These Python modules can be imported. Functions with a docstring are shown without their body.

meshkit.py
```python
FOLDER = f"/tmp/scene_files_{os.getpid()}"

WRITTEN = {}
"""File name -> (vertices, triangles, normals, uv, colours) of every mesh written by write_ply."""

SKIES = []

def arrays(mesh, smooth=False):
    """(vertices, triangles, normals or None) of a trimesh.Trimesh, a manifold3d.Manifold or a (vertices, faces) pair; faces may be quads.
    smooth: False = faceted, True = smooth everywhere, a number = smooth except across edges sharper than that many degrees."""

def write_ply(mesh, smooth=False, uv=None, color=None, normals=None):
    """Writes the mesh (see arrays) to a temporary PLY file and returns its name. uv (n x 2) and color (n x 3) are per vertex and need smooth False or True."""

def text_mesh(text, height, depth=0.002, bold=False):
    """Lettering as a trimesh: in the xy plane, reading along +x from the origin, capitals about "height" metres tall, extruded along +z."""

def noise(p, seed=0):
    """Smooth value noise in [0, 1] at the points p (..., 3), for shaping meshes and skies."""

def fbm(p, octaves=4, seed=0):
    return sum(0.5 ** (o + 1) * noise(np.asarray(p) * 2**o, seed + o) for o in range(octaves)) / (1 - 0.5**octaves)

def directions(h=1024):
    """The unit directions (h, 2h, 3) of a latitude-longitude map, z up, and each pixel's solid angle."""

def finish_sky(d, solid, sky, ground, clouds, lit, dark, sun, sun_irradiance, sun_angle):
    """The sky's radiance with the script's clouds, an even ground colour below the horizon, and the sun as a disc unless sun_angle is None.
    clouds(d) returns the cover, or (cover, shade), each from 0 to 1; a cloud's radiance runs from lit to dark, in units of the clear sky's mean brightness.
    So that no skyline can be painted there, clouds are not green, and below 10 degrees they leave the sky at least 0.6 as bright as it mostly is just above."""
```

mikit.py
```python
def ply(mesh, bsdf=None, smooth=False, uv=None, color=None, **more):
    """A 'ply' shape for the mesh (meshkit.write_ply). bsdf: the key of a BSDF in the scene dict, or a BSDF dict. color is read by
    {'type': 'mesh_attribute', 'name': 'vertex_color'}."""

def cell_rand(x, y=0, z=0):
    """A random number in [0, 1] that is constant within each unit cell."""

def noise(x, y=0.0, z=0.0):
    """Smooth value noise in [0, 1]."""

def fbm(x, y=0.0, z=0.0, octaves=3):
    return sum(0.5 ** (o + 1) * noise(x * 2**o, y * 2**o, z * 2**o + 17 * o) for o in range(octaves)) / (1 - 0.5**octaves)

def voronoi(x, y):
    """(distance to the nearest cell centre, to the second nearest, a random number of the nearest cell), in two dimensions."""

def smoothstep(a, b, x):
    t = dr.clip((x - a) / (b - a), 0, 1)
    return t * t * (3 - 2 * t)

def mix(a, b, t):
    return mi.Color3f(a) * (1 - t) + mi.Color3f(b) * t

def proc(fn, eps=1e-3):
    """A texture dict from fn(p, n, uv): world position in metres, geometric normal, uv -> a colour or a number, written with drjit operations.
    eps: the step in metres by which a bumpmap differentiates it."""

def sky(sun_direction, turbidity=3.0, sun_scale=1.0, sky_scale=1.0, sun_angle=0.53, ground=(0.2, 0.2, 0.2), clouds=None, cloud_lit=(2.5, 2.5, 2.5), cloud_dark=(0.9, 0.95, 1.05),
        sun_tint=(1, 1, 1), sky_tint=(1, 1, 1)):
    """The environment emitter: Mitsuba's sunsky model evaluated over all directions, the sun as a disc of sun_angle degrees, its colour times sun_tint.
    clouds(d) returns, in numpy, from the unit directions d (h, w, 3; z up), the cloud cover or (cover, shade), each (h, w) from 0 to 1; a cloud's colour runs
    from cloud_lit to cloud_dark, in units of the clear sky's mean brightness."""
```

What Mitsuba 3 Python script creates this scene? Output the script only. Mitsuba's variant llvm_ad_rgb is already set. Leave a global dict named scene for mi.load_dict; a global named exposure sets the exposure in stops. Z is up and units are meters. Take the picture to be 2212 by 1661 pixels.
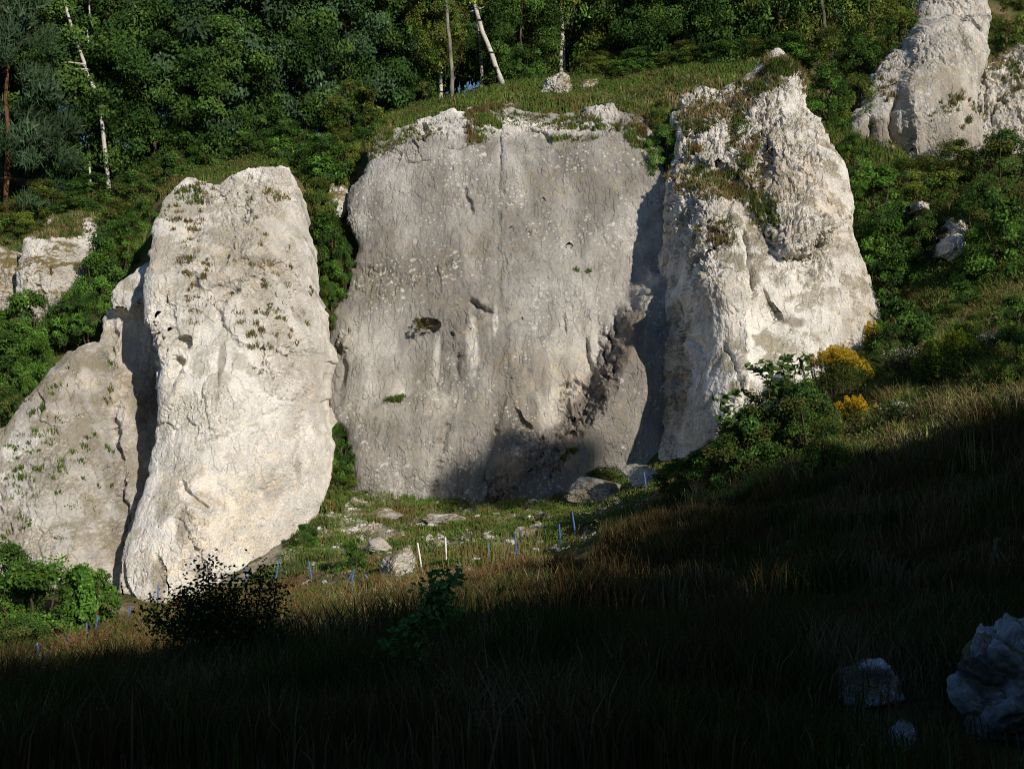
import math, random, numpy as np, trimesh, shapely, drjit as dr, mitsuba as mi, mikit, meshkit
from scipy.interpolate import RBFInterpolator, LinearNDInterpolator, RegularGridInterpolator
from scipy.ndimage import gaussian_filter
from scipy.spatial import cKDTree, Delaunay
from shapely.geometry import Polygon

T = mi.ScalarTransform4f
scene, labels = {'type': 'scene'}, {}

# ------------------------------------------------------------------ camera, sky, exposure
F = 2670.0                      # focal length in units of a 2212 px wide picture (45 degrees across)
scene['camera'] = {'type': 'perspective', 'fov': 45.0, 'fov_axis': 'x', 'near_clip': 0.1, 'far_clip': 3000.0,
                   'to_world': T().look_at(origin=[0, 0, 0], target=[0, 1, 0], up=[0, 0, 1])}
SUN = np.array([0.50, -0.76, 0.415]); SUN /= np.linalg.norm(SUN)
scene['sky'] = mikit.sky(SUN.tolist(), turbidity=3.0, sun_tint=(0.84, 1.0, 1.40), sky_scale=0.58, sky_tint=(0.82, 1.0, 1.30), ground=(0.06, 0.06, 0.04))
exposure = 2.0

# ------------------------------------------------------------------ helpers
def W(px, py, Y):
    return np.array([(px - 1106.0) / F * Y, Y, -(py - 830.5) / F * Y])

def pix(p):
    p = np.asarray(p)
    return 1106 + p[:, 0] / p[:, 1] * F, 830.5 - p[:, 2] / p[:, 1] * F

taken = {}
def numbered(name):
    n = taken.get(name, 0); taken[name] = n + 1
    return name if n == 0 else f'{name}_{n:03d}'

def tag(key, label, cat, group=None, kind=None):
    d = labels[key] = {'label': label}
    if cat: d['category'] = cat
    if group: d['group'] = group
    if kind: d['kind'] = kind

def tube(points, radii, sides=6):
    p = np.asarray(points, float); r = np.broadcast_to(radii, (len(p),))
    t = np.gradient(p, axis=0); t /= np.linalg.norm(t, axis=1, keepdims=True) + 1e-12
    ref = np.where(np.abs(t[:, 2:]) < 0.9, [0, 0, 1.0], [1.0, 0, 0])
    a = np.cross(t, ref); a /= np.linalg.norm(a, axis=1, keepdims=True) + 1e-12
    b = np.cross(t, a); ang = np.arange(sides) * 2 * np.pi / sides
    v = p[:, None] + r[:, None, None] * (np.cos(ang)[None, :, None] * a[:, None] + np.sin(ang)[None, :, None] * b[:, None])
    i, j = np.meshgrid(np.arange(len(p) - 1), np.arange(sides), indexing='ij')
    q = np.stack([i * sides + j, i * sides + (j + 1) % sides, (i + 1) * sides + (j + 1) % sides, (i + 1) * sides + j], -1).reshape(-1, 4)
    f = np.vstack([q[:, [0, 1, 2]], q[:, [0, 2, 3]]])
    c0, c1 = len(v) * sides, len(v) * sides + 1
    v = np.vstack([v.reshape(-1, 3), p[:1], p[-1:]])
    k = np.arange(sides); l = (len(p) - 1) * sides
    f = np.vstack([f, np.stack([k * 0 + c0, (k + 1) % sides, k], 1), np.stack([k * 0 + c1, l + k, l + (k + 1) % sides], 1)])
    return v, f

def join(parts):
    vs, fs, n = [], [], 0
    for v, f in parts:
        vs.append(v); fs.append(f + n); n += len(v)
    return np.vstack(vs), np.vstack(fs)

def vnormals(v, f):
    n = np.zeros_like(v); fn = np.cross(v[f[:, 1]] - v[f[:, 0]], v[f[:, 2]] - v[f[:, 0]])
    for k in range(3): np.add.at(n, f[:, k], fn)
    return n / (np.linalg.norm(n, axis=1, keepdims=True) + 1e-12)

sm = lambda a, b, x: (lambda t: t * t * (3 - 2 * t))(np.clip((x - a) / (b - a), 0, 1))
fbm, nz = meshkit.fbm, meshkit.noise

# ------------------------------------------------------------------ materials
mf, mn, mv, mss, mmix = mikit.fbm, mikit.noise, mikit.voronoi, mikit.smoothstep, mikit.mix

def wx(px, py, Y):
    p = W(px, py, Y); return p[0], p[2]
def rock_material(name, grey, cream=(0.64, 0.62, 0.575), dark=(0.205, 0.194, 0.176), lichen=0.5, moss=0.5, stains=(), whites=(), seed=0.0, bump=0.06, streaks=0.9, brown=(0.15, 0.12, 0.09), bands=(), scale=1.0):
    """Weathered limestone. stains / whites: (x, z, rx, rz, strength) patches of brown seepage or fresh pale rock."""
    def colour(p, n, uv):
        x, y, z = p.x * scale + seed, p.y * scale, p.z * scale
        large = mf(x * 0.22, y * 0.22, z * 0.2, 3)
        streak = mf(x * 1.3, y * 1.3, z * 0.10 + 7, 4)
        soft = mf(x * 1.7, y * 0.5, z * 0.9, 4)
        g = grey + (large - 0.5) * 0.9 + (streak - 0.5) * streaks
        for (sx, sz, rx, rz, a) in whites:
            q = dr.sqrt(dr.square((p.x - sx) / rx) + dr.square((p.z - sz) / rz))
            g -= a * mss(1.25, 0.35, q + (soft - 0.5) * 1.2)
        c = mmix(cream, dark, dr.clip(g, 0.0, 1.0))
        fine = mf(x * 3.1, y * 3.1, z * 2.6 + 3, 4)
        grain = mn(x * 17, y * 17, z * 17)
        g2 = mn(x * 29 + 5, y * 29, z * 24)
        c *= 0.50 + 0.46 * fine + 0.30 * grain + 0.26 * g2
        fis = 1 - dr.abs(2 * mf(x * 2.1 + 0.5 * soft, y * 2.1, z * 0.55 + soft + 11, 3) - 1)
        c *= 1 - 0.42 * mss(0.97, 0.993, fis) * mss(0.51, 0.64, mf(x * 0.8 + 2, y * 0.8, z * 0.5, 2))  # thin crack lines: crevice shade and dark lichen put into the colour
        c = mmix(c, mi.Color3f(c) * mi.Color3f(1.05, 0.98, 0.87), mss(0.45, 0.75, large * 0.5 + fine * 0.5))
        if lichen > 0:
            wob = mn(x * 7, z * 7, 1.0) - 0.5
            d1, _, r = mv(x * 1.9 + wob * 0.45, z * 1.9 + y * 0.6 + wob * 0.3)
            zone = mss(0.46, 0.60, mf(x * 0.55 + 3, y * 0.5, z * 0.55, 3))
            size = 0.05 + 0.22 * r * r
            spot = mss(size, size * 0.5, d1 + wob * 0.08) * mss(0.45, 0.55, r) * (0.15 + 0.85 * zone)
            d2, _, r2 = mv(x * 5.7 + 8, z * 5.7 + y)
            spot = dr.maximum(spot, mss(0.34, 0.16, d2 + wob * 0.15) * mss(0.70, 0.76, r2) * (0.04 + 0.96 * zone)) * lichen
            c = mmix(c, (0.60, 0.585, 0.54), spot * (0.55 + 0.45 * grain))
        for (sx, sz, rx, rz, a) in stains:
            q = dr.sqrt(dr.square((p.x - sx) / rx) + dr.square((p.z - sz) / rz))
            c = mmix(c, mi.Color3f(*brown) * (0.55 + 0.9 * fine), mss(1.0, 0.45, q + (soft - 0.5) * 1.9) * a)
        for (line, half, a) in bands:
            d = mi.Float(1e9)
            for (ax, az), (bx, bz) in zip(line[:-1], line[1:]):
                t = dr.clip(((p.x - ax) * (bx - ax) + (p.z - az) * (bz - az)) / ((bx - ax) ** 2 + (bz - az) ** 2), 0, 1)
                d = dr.minimum(d, dr.sqrt(dr.square(p.x - ax - t * (bx - ax)) + dr.square(p.z - az - t * (bz - az))))
            m = mss(1.0, 0.72, d / half + (soft - 0.5) * 0.9)
            c = mmix(c, mi.Color3f(*brown) * (0.25 + 1.0 * fine + 0.5 * g2), m * a)
        if moss > 0:
            up = mss(0.05, 0.6, n.z + (fine - 0.5) * 0.9)
            m = mss(0.52, 0.66, mf(x * 1.3 + 3, y * 1.3, z * 1.1, 4) + 0.12 * up) * moss
            c = mmix(c, (0.14, 0.115, 0.05), m * (0.25 + 0.75 * up))
        return c
    def height(p, n, uv):
        p = p * scale
        a = mf(p.x * 3.4, p.y * 3.4, p.z * 2.4, 4)
        ridge = 1 - dr.abs(2 * mf(p.x * 2.6 + 5, p.y * 2.6, p.z * 0.9, 3) - 1)
        return 0.7 * a - 0.6 * mss(0.93, 0.99, ridge) + 0.42 * mn(p.x * 19, p.y * 19, p.z * 13) + 0.20 * mn(p.x * 40, p.y * 40, p.z * 36)
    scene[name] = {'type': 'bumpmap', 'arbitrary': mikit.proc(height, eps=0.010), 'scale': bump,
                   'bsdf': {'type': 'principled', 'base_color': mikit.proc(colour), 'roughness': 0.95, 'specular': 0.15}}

def vc_leaf(name, trans=0.45, rough=0.42):
    scene[name] = {'type': 'principledthin', 'base_color': {'type': 'mesh_attribute', 'name': 'vertex_color'}, 'roughness': rough,
                   'diff_trans': trans, 'eta': 1.5}
vc_leaf('leaf_material'); vc_leaf('grass_material', 0.5, 0.7); vc_leaf('needle_material', 0.2, 0.6)

def bark(name, a, b, fx, fz):
    def colour(p, n, uv):
        return mmix(a, b, mss(0.35, 0.7, mf(p.x * fx, p.y * fx, p.z * fz, 4)))
    scene[name] = {'type': 'diffuse', 'reflectance': mikit.proc(colour)}
bark('brown_bark', (0.045, 0.035, 0.025), (0.14, 0.115, 0.085), 9, 2.0)
bark('orange_bark', (0.07, 0.04, 0.025), (0.19, 0.095, 0.045), 6, 3.0)
bark('grey_bark', (0.10, 0.095, 0.075), (0.27, 0.25, 0.20), 7, 1.6)
bark('twig_bark', (0.05, 0.04, 0.025), (0.12, 0.09, 0.06), 7, 3)
def birch_colour(p, n, uv):
    band = 0.6 * mf(p.x * 3.3, p.y * 3.3, p.z * 6.5, 4) + 0.4 * mf(p.x * 0.9 + 4, p.y * 0.9, p.z * 1.7, 2)
    c = mmix((0.62, 0.60, 0.54), (0.40, 0.37, 0.32), mn(p.x * 6, p.y * 6, p.z * 2))
    return mmix(c, (0.035, 0.03, 0.026), mss(0.555, 0.63, band))
scene['birch_bark'] = {'type': 'diffuse', 'reflectance': mikit.proc(birch_colour)}

def ground_colour(p, n, uv):
    x, y, z = p.x, p.y, p.z
    a = mf(x * 0.5, y * 0.5, z * 0.5, 4); b = mf(x * 2.4 + 5, y * 2.4, z * 2.4, 3); g = mn(x * 14, y * 14, z * 14)
    c = mmix((0.060, 0.080, 0.026), (0.15, 0.115, 0.055), mss(0.42, 0.60, a))
    c = mmix(c, (0.05, 0.042, 0.028), mss(0.55, 0.75, b))
    # pale trodden scree in the clearing under the cliffs
    q = dr.sqrt(dr.square((x + 6.5) / 9.0) + dr.square((y - 49.5) / 7.5))
    m = mss(1.15, 0.5, q + (mf(x * 0.6, y * 0.6, 0.0, 3) - 0.5) * 1.3) * mss(0.36, 0.54, mf(x * 1.1 + 7, y * 1.1, 2.0, 4))
    c = mmix(c, (0.36, 0.32, 0.255), m * (0.55 + 0.45 * g))
    return c * (0.6 + 0.55 * g + 0.25 * b)
scene['ground_material'] = {'type': 'bumpmap', 'arbitrary': mikit.proc(lambda p, n, uv: mf(p.x * 4, p.y * 4, p.z * 4, 3), eps=0.02), 'scale': 0.08,
                            'bsdf': {'type': 'diffuse', 'reflectance': mikit.proc(ground_colour)}}
for nm, c in (('blue_plastic', (0.06, 0.14, 0.42)), ('white_plastic', (0.78, 0.78, 0.74))):
    def stake_colour(p, n, uv, c=c):
        return mmix(c, mi.Color3f(*c) * 0.55 + 0.03, mss(0.4, 0.75, mf(p.x * 9, p.y * 9, p.z * 6, 3)))
    scene[nm] = {'type': 'principled', 'base_color': mikit.proc(stake_colour), 'roughness': 0.45}

# ------------------------------------------------------------------ ground: one sheet
G = [  # (px, py, distance): points of the ground as surveyed in the picture
 # foreground slope
 (1106,1661,5.1),(1106,1560,6.8),(1106,1450,10.5),(1106,1350,18),(1106,1290,29),(1106,1245,37),(1000,1200,44),(900,1150,49),(1000,1085,56.8),
 (100,1650,5.6),(100,1560,10),(100,1495,19),(100,1440,31),(100,1400,39),(-300,1500,20),(-300,1460,34),(-300,1700,6),
 (500,1650,5.4),(500,1540,9),(500,1460,17),(500,1370,30),(500,1310,39),(300,1335,41.5),(600,1190,46.5),(700,1085,53),(700,1240,42),
 (1600,1650,5.4),(1700,1480,9),(1600,1320,16),(1600,1230,23),(1500,1110,38),(1450,1010,49.5),(1650,1010,38),(1300,1090,50),(1250,1190,40),
 (2150,1690,7.2),(2350,1690,7.2),(2150,1440,9.6),(2150,1220,15),(2100,1050,24),(2150,900,33),(2150,790,40),(2212,680,46),(2400,640,44),(2400,900,30),(2400,1200,15),(2500,1700,7),
 (1900,890,40),(1850,800,46),(1900,745,51),(1780,870,45),(2000,690,51),(2100,650,51),
 (672,1085,50.6),(655,1110,49.8),(600,1172,48.1),(545,1217,46.6),(480,1262,45.0),(400,1305,43.4),(320,1335,42.4),(255,1290,43.0),(1480,990,51.3),(1440,1003,53.4),(1400,1012,55.8),
 # the foot of the rocks, a little inside them
 (-60,1220,46),(120,1240,46.5),(260,1270,47),(420,1270,48),(560,1190,50),(660,1100,53.5),(760,1060,57.8),(950,1080,58.2),(1150,1070,58.2),(1300,1030,58.8),(1420,1000,55),(1550,960,53),(1750,820,54.5),(1880,750,57),
 # gully between pillar and slab
 (722,1035,56.6),(718,900,57.6),(712,760,58.6),(700,600,60.2),(690,470,61.8),(700,370,64),
 # left: slope behind the grey slab up to the wood
 (-100,960,50),(-200,800,54),(0,900,50.5),(0,650,57),(-200,600,58),(100,680,56),(170,700,54),(250,600,55),(130,640,58),(130,470,61.5),(0,500,60.5),(0,440,64),(300,430,62),(-300,430,64),
 (220,760,52.5),(330,560,54.5),(420,410,55.5),(600,378,57),(560,345,62.5),(300,560,54),
 # top of the central slab and its grassy cap
 (770,330,64),(810,300,64.3),(900,266,64.6),(980,236,65),(1090,222,65.2),(1200,240,65),(1300,215,65.4),(1380,240,64.8),(830,262,66.5),(930,238,67.5),(1030,200,69),(1100,185,70),(1200,172,70),(1320,172,70),(1450,158,69),(1560,150,68),(1680,130,66.5),
 (1432,340,61.9),(1430,300,62.6),(1440,250,64),(1500,190,65),
 # right: slope behind the buttress and the upper rocks
 (1760,190,65),(1800,290,63),(1840,370,61),(1865,450,60),(1890,560,59),(1920,640,57),(1860,330,66),(2000,340,67),(2110,310,67.5),(2240,300,67.5),(2000,500,58),(2150,480,57),(2300,470,56),(2100,380,63),
 (2050,0,73),(2150,-20,74),(2300,20,73),(1900,110,72),
]
gp = [W(*g) for g in G]
gp += [np.array(q, float) for q in [
 (0,0,-1.6),(-8,2,-1.9),(8,2,-1.2),(-14,0,-2.5),(0,-6,-1.0),(15,0,2),
 # plateau with the wood, and the land beyond it
 (-30,75,14),(-10,78,16),(0,80,16.5),(12,80,17.2),(30,82,25),(-40,64,12),(-70,70,12),(50,70,27),(80,75,30),(-30,110,15),(0,115,16),(40,110,26),(0,180,12),(-120,150,10),(150,150,24),(-60,40,2),(-80,20,-8),(45,45,14),(70,30,22),(45,20,10),(30,10,6),(60,5,22),
 # the hillside behind the camera
 (0,-25,3),(25,-25,10),(50,-28,18),(80,-20,26),(-25,-25,2),(-60,-25,2),(20,-60,20),(60,-60,34),(-40,-60,8),(110,-60,40),(0,-120,26),(100,-140,42),(-120,-100,15),
 (-500,-500,20),(500,-500,40),(-500,600,10),(500,600,20),(0,600,12),(-500,0,0),(500,0,30),(0,-500,30)]]
gp = np.array(gp)
lin = LinearNDInterpolator(gp[:, :2], gp[:, 2])
xs = np.unique(np.concatenate([np.linspace(-499, -80, 18), np.linspace(-80, -34, 32), np.arange(-34, 34, 0.22), np.linspace(34, 100, 50), np.linspace(100, 499, 20)]))
ys = np.unique(np.concatenate([np.linspace(-499, -100, 16), np.linspace(-100, 0, 60), np.arange(0, 80, 0.22), np.linspace(80, 150, 50), np.linspace(150, 599, 20)]))
uni_x, uni_y = np.arange(-110, 110.1, 0.5), np.arange(-110, 160.1, 0.5)
UX, UY = np.meshgrid(uni_x, uni_y, indexing='ij')
uz = lin(UX, UY)
uz = np.where(np.isfinite(uz), uz, 0)
uz = gaussian_filter(uz, 1.7)
smooth_ground = RegularGridInterpolator((uni_x, uni_y), uz, bounds_error=False, fill_value=None)
def ground(x, y):
    x, y = np.broadcast_arrays(np.asarray(x, float), np.asarray(y, float))
    inside = (np.abs(x) < 108) & (y > -108) & (y < 158)
    z = np.where(inside, smooth_ground(np.stack([np.clip(x, -109, 109), np.clip(y, -109, 159)], -1)), lin(np.clip(x, -499, 499), np.clip(y, -499, 599)))
    far = np.clip(np.hypot(x, y) / 20, 0.15, 1)
    p = np.stack([x, y, 0 * x], -1)
    return z + (fbm(p * 0.35, 3, 5) - 0.5) * 0.7 * far + (fbm(p * 1.7, 3, 9) - 0.5) * 0.28 * far
GX, GY = np.meshgrid(xs, ys, indexing='ij')
GZ = ground(GX, GY)
nx, ny = GX.shape
ii, jj = np.meshgrid(np.arange(nx - 1), np.arange(ny - 1), indexing='ij')
k = (ii * ny + jj).ravel()
gf = np.vstack([np.stack([k, k + ny, k + ny + 1], 1), np.stack([k, k + ny + 1, k + 1], 1)])
scene['hillside_ground'] = mikit.ply((np.stack([GX, GY, GZ], -1).reshape(-1, 3), gf), 'ground_material', smooth=True)
tag('hillside_ground', 'grassy hillside with a trodden hollow below pale limestone cliffs', None, kind='structure')

def meet(px, py):     # where the line through a picture point meets the ground
    Y = np.arange(4, 70, 0.1); p = np.stack([(px - 1106) / F * Y, Y, -(py - 830.5) / F * Y], 1)
    under = p[:, 2] < ground(p[:, 0], p[:, 1])
    return p[np.argmax(under)]
# ------------------------------------------------------------------ rocks
ROCKS = {}
def densify(poly, step):
    out = []
    for a, b in zip(poly, np.roll(poly, -1, axis=0)):
        n = max(1, int(np.linalg.norm(b - a) / step))
        out.append(a + (b - a) * (np.arange(n) / n)[:, None])
    return np.vstack(out)

def rock(name, outline, ctrl, mat, label, cat, h=0.06, D=5.0, R=1.0, seed=0, steps=(), cracks=(), pits=(), rough=0.5, blocky=0.3, flute=0.1, edge=0.22, group=None, roughspots=()):
    rng = np.random.default_rng(seed)
    pts = np.array([W(*q) for q in list(outline) + list(ctrl)])
    rbf = RBFInterpolator(pts[:, [0, 2]], pts[:, 1], kernel='thin_plate_spline', smoothing=0.02)
    def xz(pl):     # the place on the face that shows at a picture point
        pl = np.asarray(pl, float); Y = np.full(len(pl), pts[:, 1].mean())
        for _ in range(4):
            q = np.stack([(pl[:, 0] - 1106) / F * Y, -(pl[:, 1] - 830.5) / F * Y], 1); Y = rbf(q)
        return q
    poly = densify(np.array([W(*q) for q in outline])[:, [0, 2]], 0.09)
    p3 = np.column_stack([poly, np.full(len(poly), seed * 3.1)])
    tan = np.roll(poly, -1, 0) - np.roll(poly, 1, 0); nor = np.stack([tan[:, 1], -tan[:, 0]], 1); nor /= np.linalg.norm(nor, axis=1, keepdims=True) + 1e-9
    r_ = np.random.default_rng(seed + 90); bb = r_.uniform(poly.min(0), poly.max(0), (2 + int(np.prod(np.ptp(poly, axis=0)) / 0.45), 2)); st_ = r_.uniform(-1, 1, len(bb))[cKDTree(bb).query(poly)[1]]
    poly = poly + nor * (st_ * 0.55 * edge)[:, None] + nor * (((fbm(p3 * 0.9, 2, seed) - 0.5) * 2.2 + (fbm(p3 * 3.2, 3, seed + 3) - 0.5) * 1.0) * edge)[:, None]
    shp = Polygon(poly).buffer(0)
    if shp.geom_type != 'Polygon': shp = max(shp.geoms, key=lambda g: g.area)
    poly = densify(np.array(shp.exterior.coords)[:-1], h * 1.3)
    shp = Polygon(poly)
    btree = cKDTree(densify(poly, 0.03))
    x0, z0, x1, z1 = shp.bounds
    gx, gz = np.meshgrid(np.arange(x0, x1, h), np.arange(z0, z1, h), indexing='ij')
    q = np.stack([gx.ravel(), gz.ravel()], 1); q += rng.uniform(-0.28, 0.28, q.shape) * h
    q = q[shapely.contains_xy(shp, q[:, 0], q[:, 1])]
    dist = btree.query(q)[0]; q = q[dist > h * 0.55]
    rings = [poly]
    for s in (0.03, 0.09):
        b = shp.buffer(-s * R)
        for g in (getattr(b, 'geoms', [b])):
            if not g.is_empty: rings.append(densify(np.array(g.exterior.coords)[:-1], h * 1.6))
    nb = len(poly)
    q = q[btree.query(q)[0] > 0.11 * R + h * 0.3]
    q = np.vstack(rings + [q])
    tri = Delaunay(q).simplices
    c = q[tri].mean(1); tri = tri[shapely.contains_xy(shp, c[:, 0], c[:, 1])]
    s = btree.query(q)[0]; s[:nb] = 0
    y = rbf(q)
    u = np.clip(1 - s / R, 0, 1)
    y = y + R * (1 - np.sqrt(np.clip(1 - u * u, 0, 1)))
    q3 = np.column_stack([q, np.full(len(q), seed * 1.7)])
    wob = (fbm(q3 * 1.5, 4, seed + 40) - 0.5)
    for (pl, prot, w) in steps:
        sp = xz(pl); P = Polygon(sp).buffer(0); d = cKDTree(densify(sp, 0.04)).query(q)[0]
        d = np.where(shapely.contains_xy(P, q[:, 0], q[:, 1]), d, -d) + wob * 0.9
        y = y - prot * sm(-w / 2, w / 2, d)
    for (pl, w, dep) in cracks:
        sp = xz(pl); n = max(2, int(np.linalg.norm(np.diff(sp, axis=0), axis=1).sum() / 0.04))
        tt = np.linspace(0, len(sp) - 1, n); line = np.stack([np.interp(tt, np.arange(len(sp)), sp[:, a]) for a in (0, 1)], 1)
        l3 = np.column_stack([line, np.full(n, seed + 2.0)]); line += np.stack([fbm(l3 * 2.5, 3, 11) - 0.5, fbm(l3 * 2.5, 3, 12) - 0.5], 1) * 0.35
        d, i = cKDTree(line).query(q); along = i / n
        taper = np.minimum(1, 5 * np.minimum(along, 1 - along) + 0.15) * (0.55 + 0.9 * fbm(l3 * 1.2, 2, 13)[i])
        y = y + dep * taper * np.exp(-(d / w) ** 2)
    for (px, py, rx, rz, dep) in pits:
        o = xz([(px, py)])[0]; k_ = xz([(px + 10, py)])[0][0] - o[0]
        e = ((q[:, 0] - o[0]) / (rx * k_ / 10)) ** 2 + ((q[:, 1] - o[1]) / (rz * k_ / 10)) ** 2 + wob * 2.2
        y = y + dep * sm(1.1, 0.6, e)
    v = np.column_stack([q[:, 0], y, q[:, 1]])
    f = tri.copy()
    fn = np.cross(v[f[:, 1]] - v[f[:, 0]], v[f[:, 2]] - v[f[:, 0]])
    f[fn[:, 1] > 0] = f[fn[:, 1] > 0][:, ::-1]
    n = vnormals(v, f)
    w3 = v.copy() + seed * 13.0
    big = fbm(w3 * 0.33, 3, seed) - 0.5
    mid = fbm(w3 * 1.1, 4, seed + 5) - 0.5
    fine = fbm(w3 * 4.2, 3, seed + 7) - 0.5
    fl = fbm(w3 * [1.5, 1.5, 0.16], 4, seed + 8) - 0.5
    fl2 = fbm(w3 * [5.0, 5.0, 0.7], 3, seed + 18) - 0.5
    warp = np.stack([fbm(w3 * 1.3 + 9 * a, 3, 20 + a) for a in range(3)], 1) - 0.5
    def chips(size, stretch, sd, wamp):
        """broken rock: cells, each a small tilted plane with its own step"""
        q_ = (w3 + warp * wamp) * stretch / size; r_ = np.random.default_rng(sd)
        lo_, hi_ = q_.min(0) - 1, q_.max(0) + 1
        c_ = r_.uniform(lo_, hi_, (int(np.prod(hi_ - lo_) * 0.8), 3)); dd, ci = cKDTree(c_).query(q_, k=2, workers=-1)
        g_ = r_.normal(size=(len(c_), 3)); st = r_.uniform(-1, 1, len(c_))
        i0 = ci[:, 0]
        return 0.5 * st[i0] + 0.55 * ((q_ - c_[i0]) * g_[i0]).sum(1), sm(0.10, 0.0, dd[:, 1] - dd[:, 0])
    c1, e1 = chips(1.25, np.array([1.35, 1, 0.62]), seed + 50, 0.6)
    c2, e2 = chips(0.42, np.array([1.4, 1, 0.65]), seed + 60, 0.3); c3, _ = chips(0.2, np.array([1.3, 1, 0.7]), seed + 65, 0.15)
    ridge = 1 - np.abs(2 * fbm((w3 + warp * 0.5) * [1.0, 1.0, 0.34] + 40, 4, seed + 6) - 1)
    ridge2 = 1 - np.abs(2 * fbm((w3 + warp * 0.25) * [2.6, 2.6, 1.0] + 80, 3, seed + 16) - 1)
    loc = np.full(len(v), rough)
    if roughspots:
        ax_, ay_ = pix(v)
        for (px, py, rx, ry, amt) in roughspots:
            loc = loc + amt * sm(1.3, 0.4, np.sqrt(((ax_ - px) / rx) ** 2 + ((ay_ - py) / ry) ** 2) + (fbm(w3 * 0.9, 3, seed + 70) - 0.5))
    zone = sm(0.36, 0.64, fbm(w3 * 0.28 + 70, 3, seed + 9) + loc - 0.5)
    disp = (0.55 * big + 0.13 * mid * (0.3 + loc) + 0.05 * fine * (0.25 + zone) + flute * fl * 1.5 + 0.05 * fl2
            - sm(0.93, 0.99, ridge) * (0.02 + 0.22 * zone) - sm(0.93, 0.99, ridge2) * (0.012 + 0.07 * zone)
            + blocky * (0.17 * c1 - 0.16 * e1) * zone + (0.014 + 0.075 * blocky * zone) * c2 - 0.06 * blocky * e2 * zone + (0.010 + 0.035 * zone) * c3)
    v = v + n * (disp * sm(-0.25, 0.30, s))[:, None]
    # sides running back into the hill, and a closed back
    ring = np.arange(nb); rows = [ring]; base = v[:nb]; cen = base.mean(0)
    vs, fs = [v], [f]; off = len(v)
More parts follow.
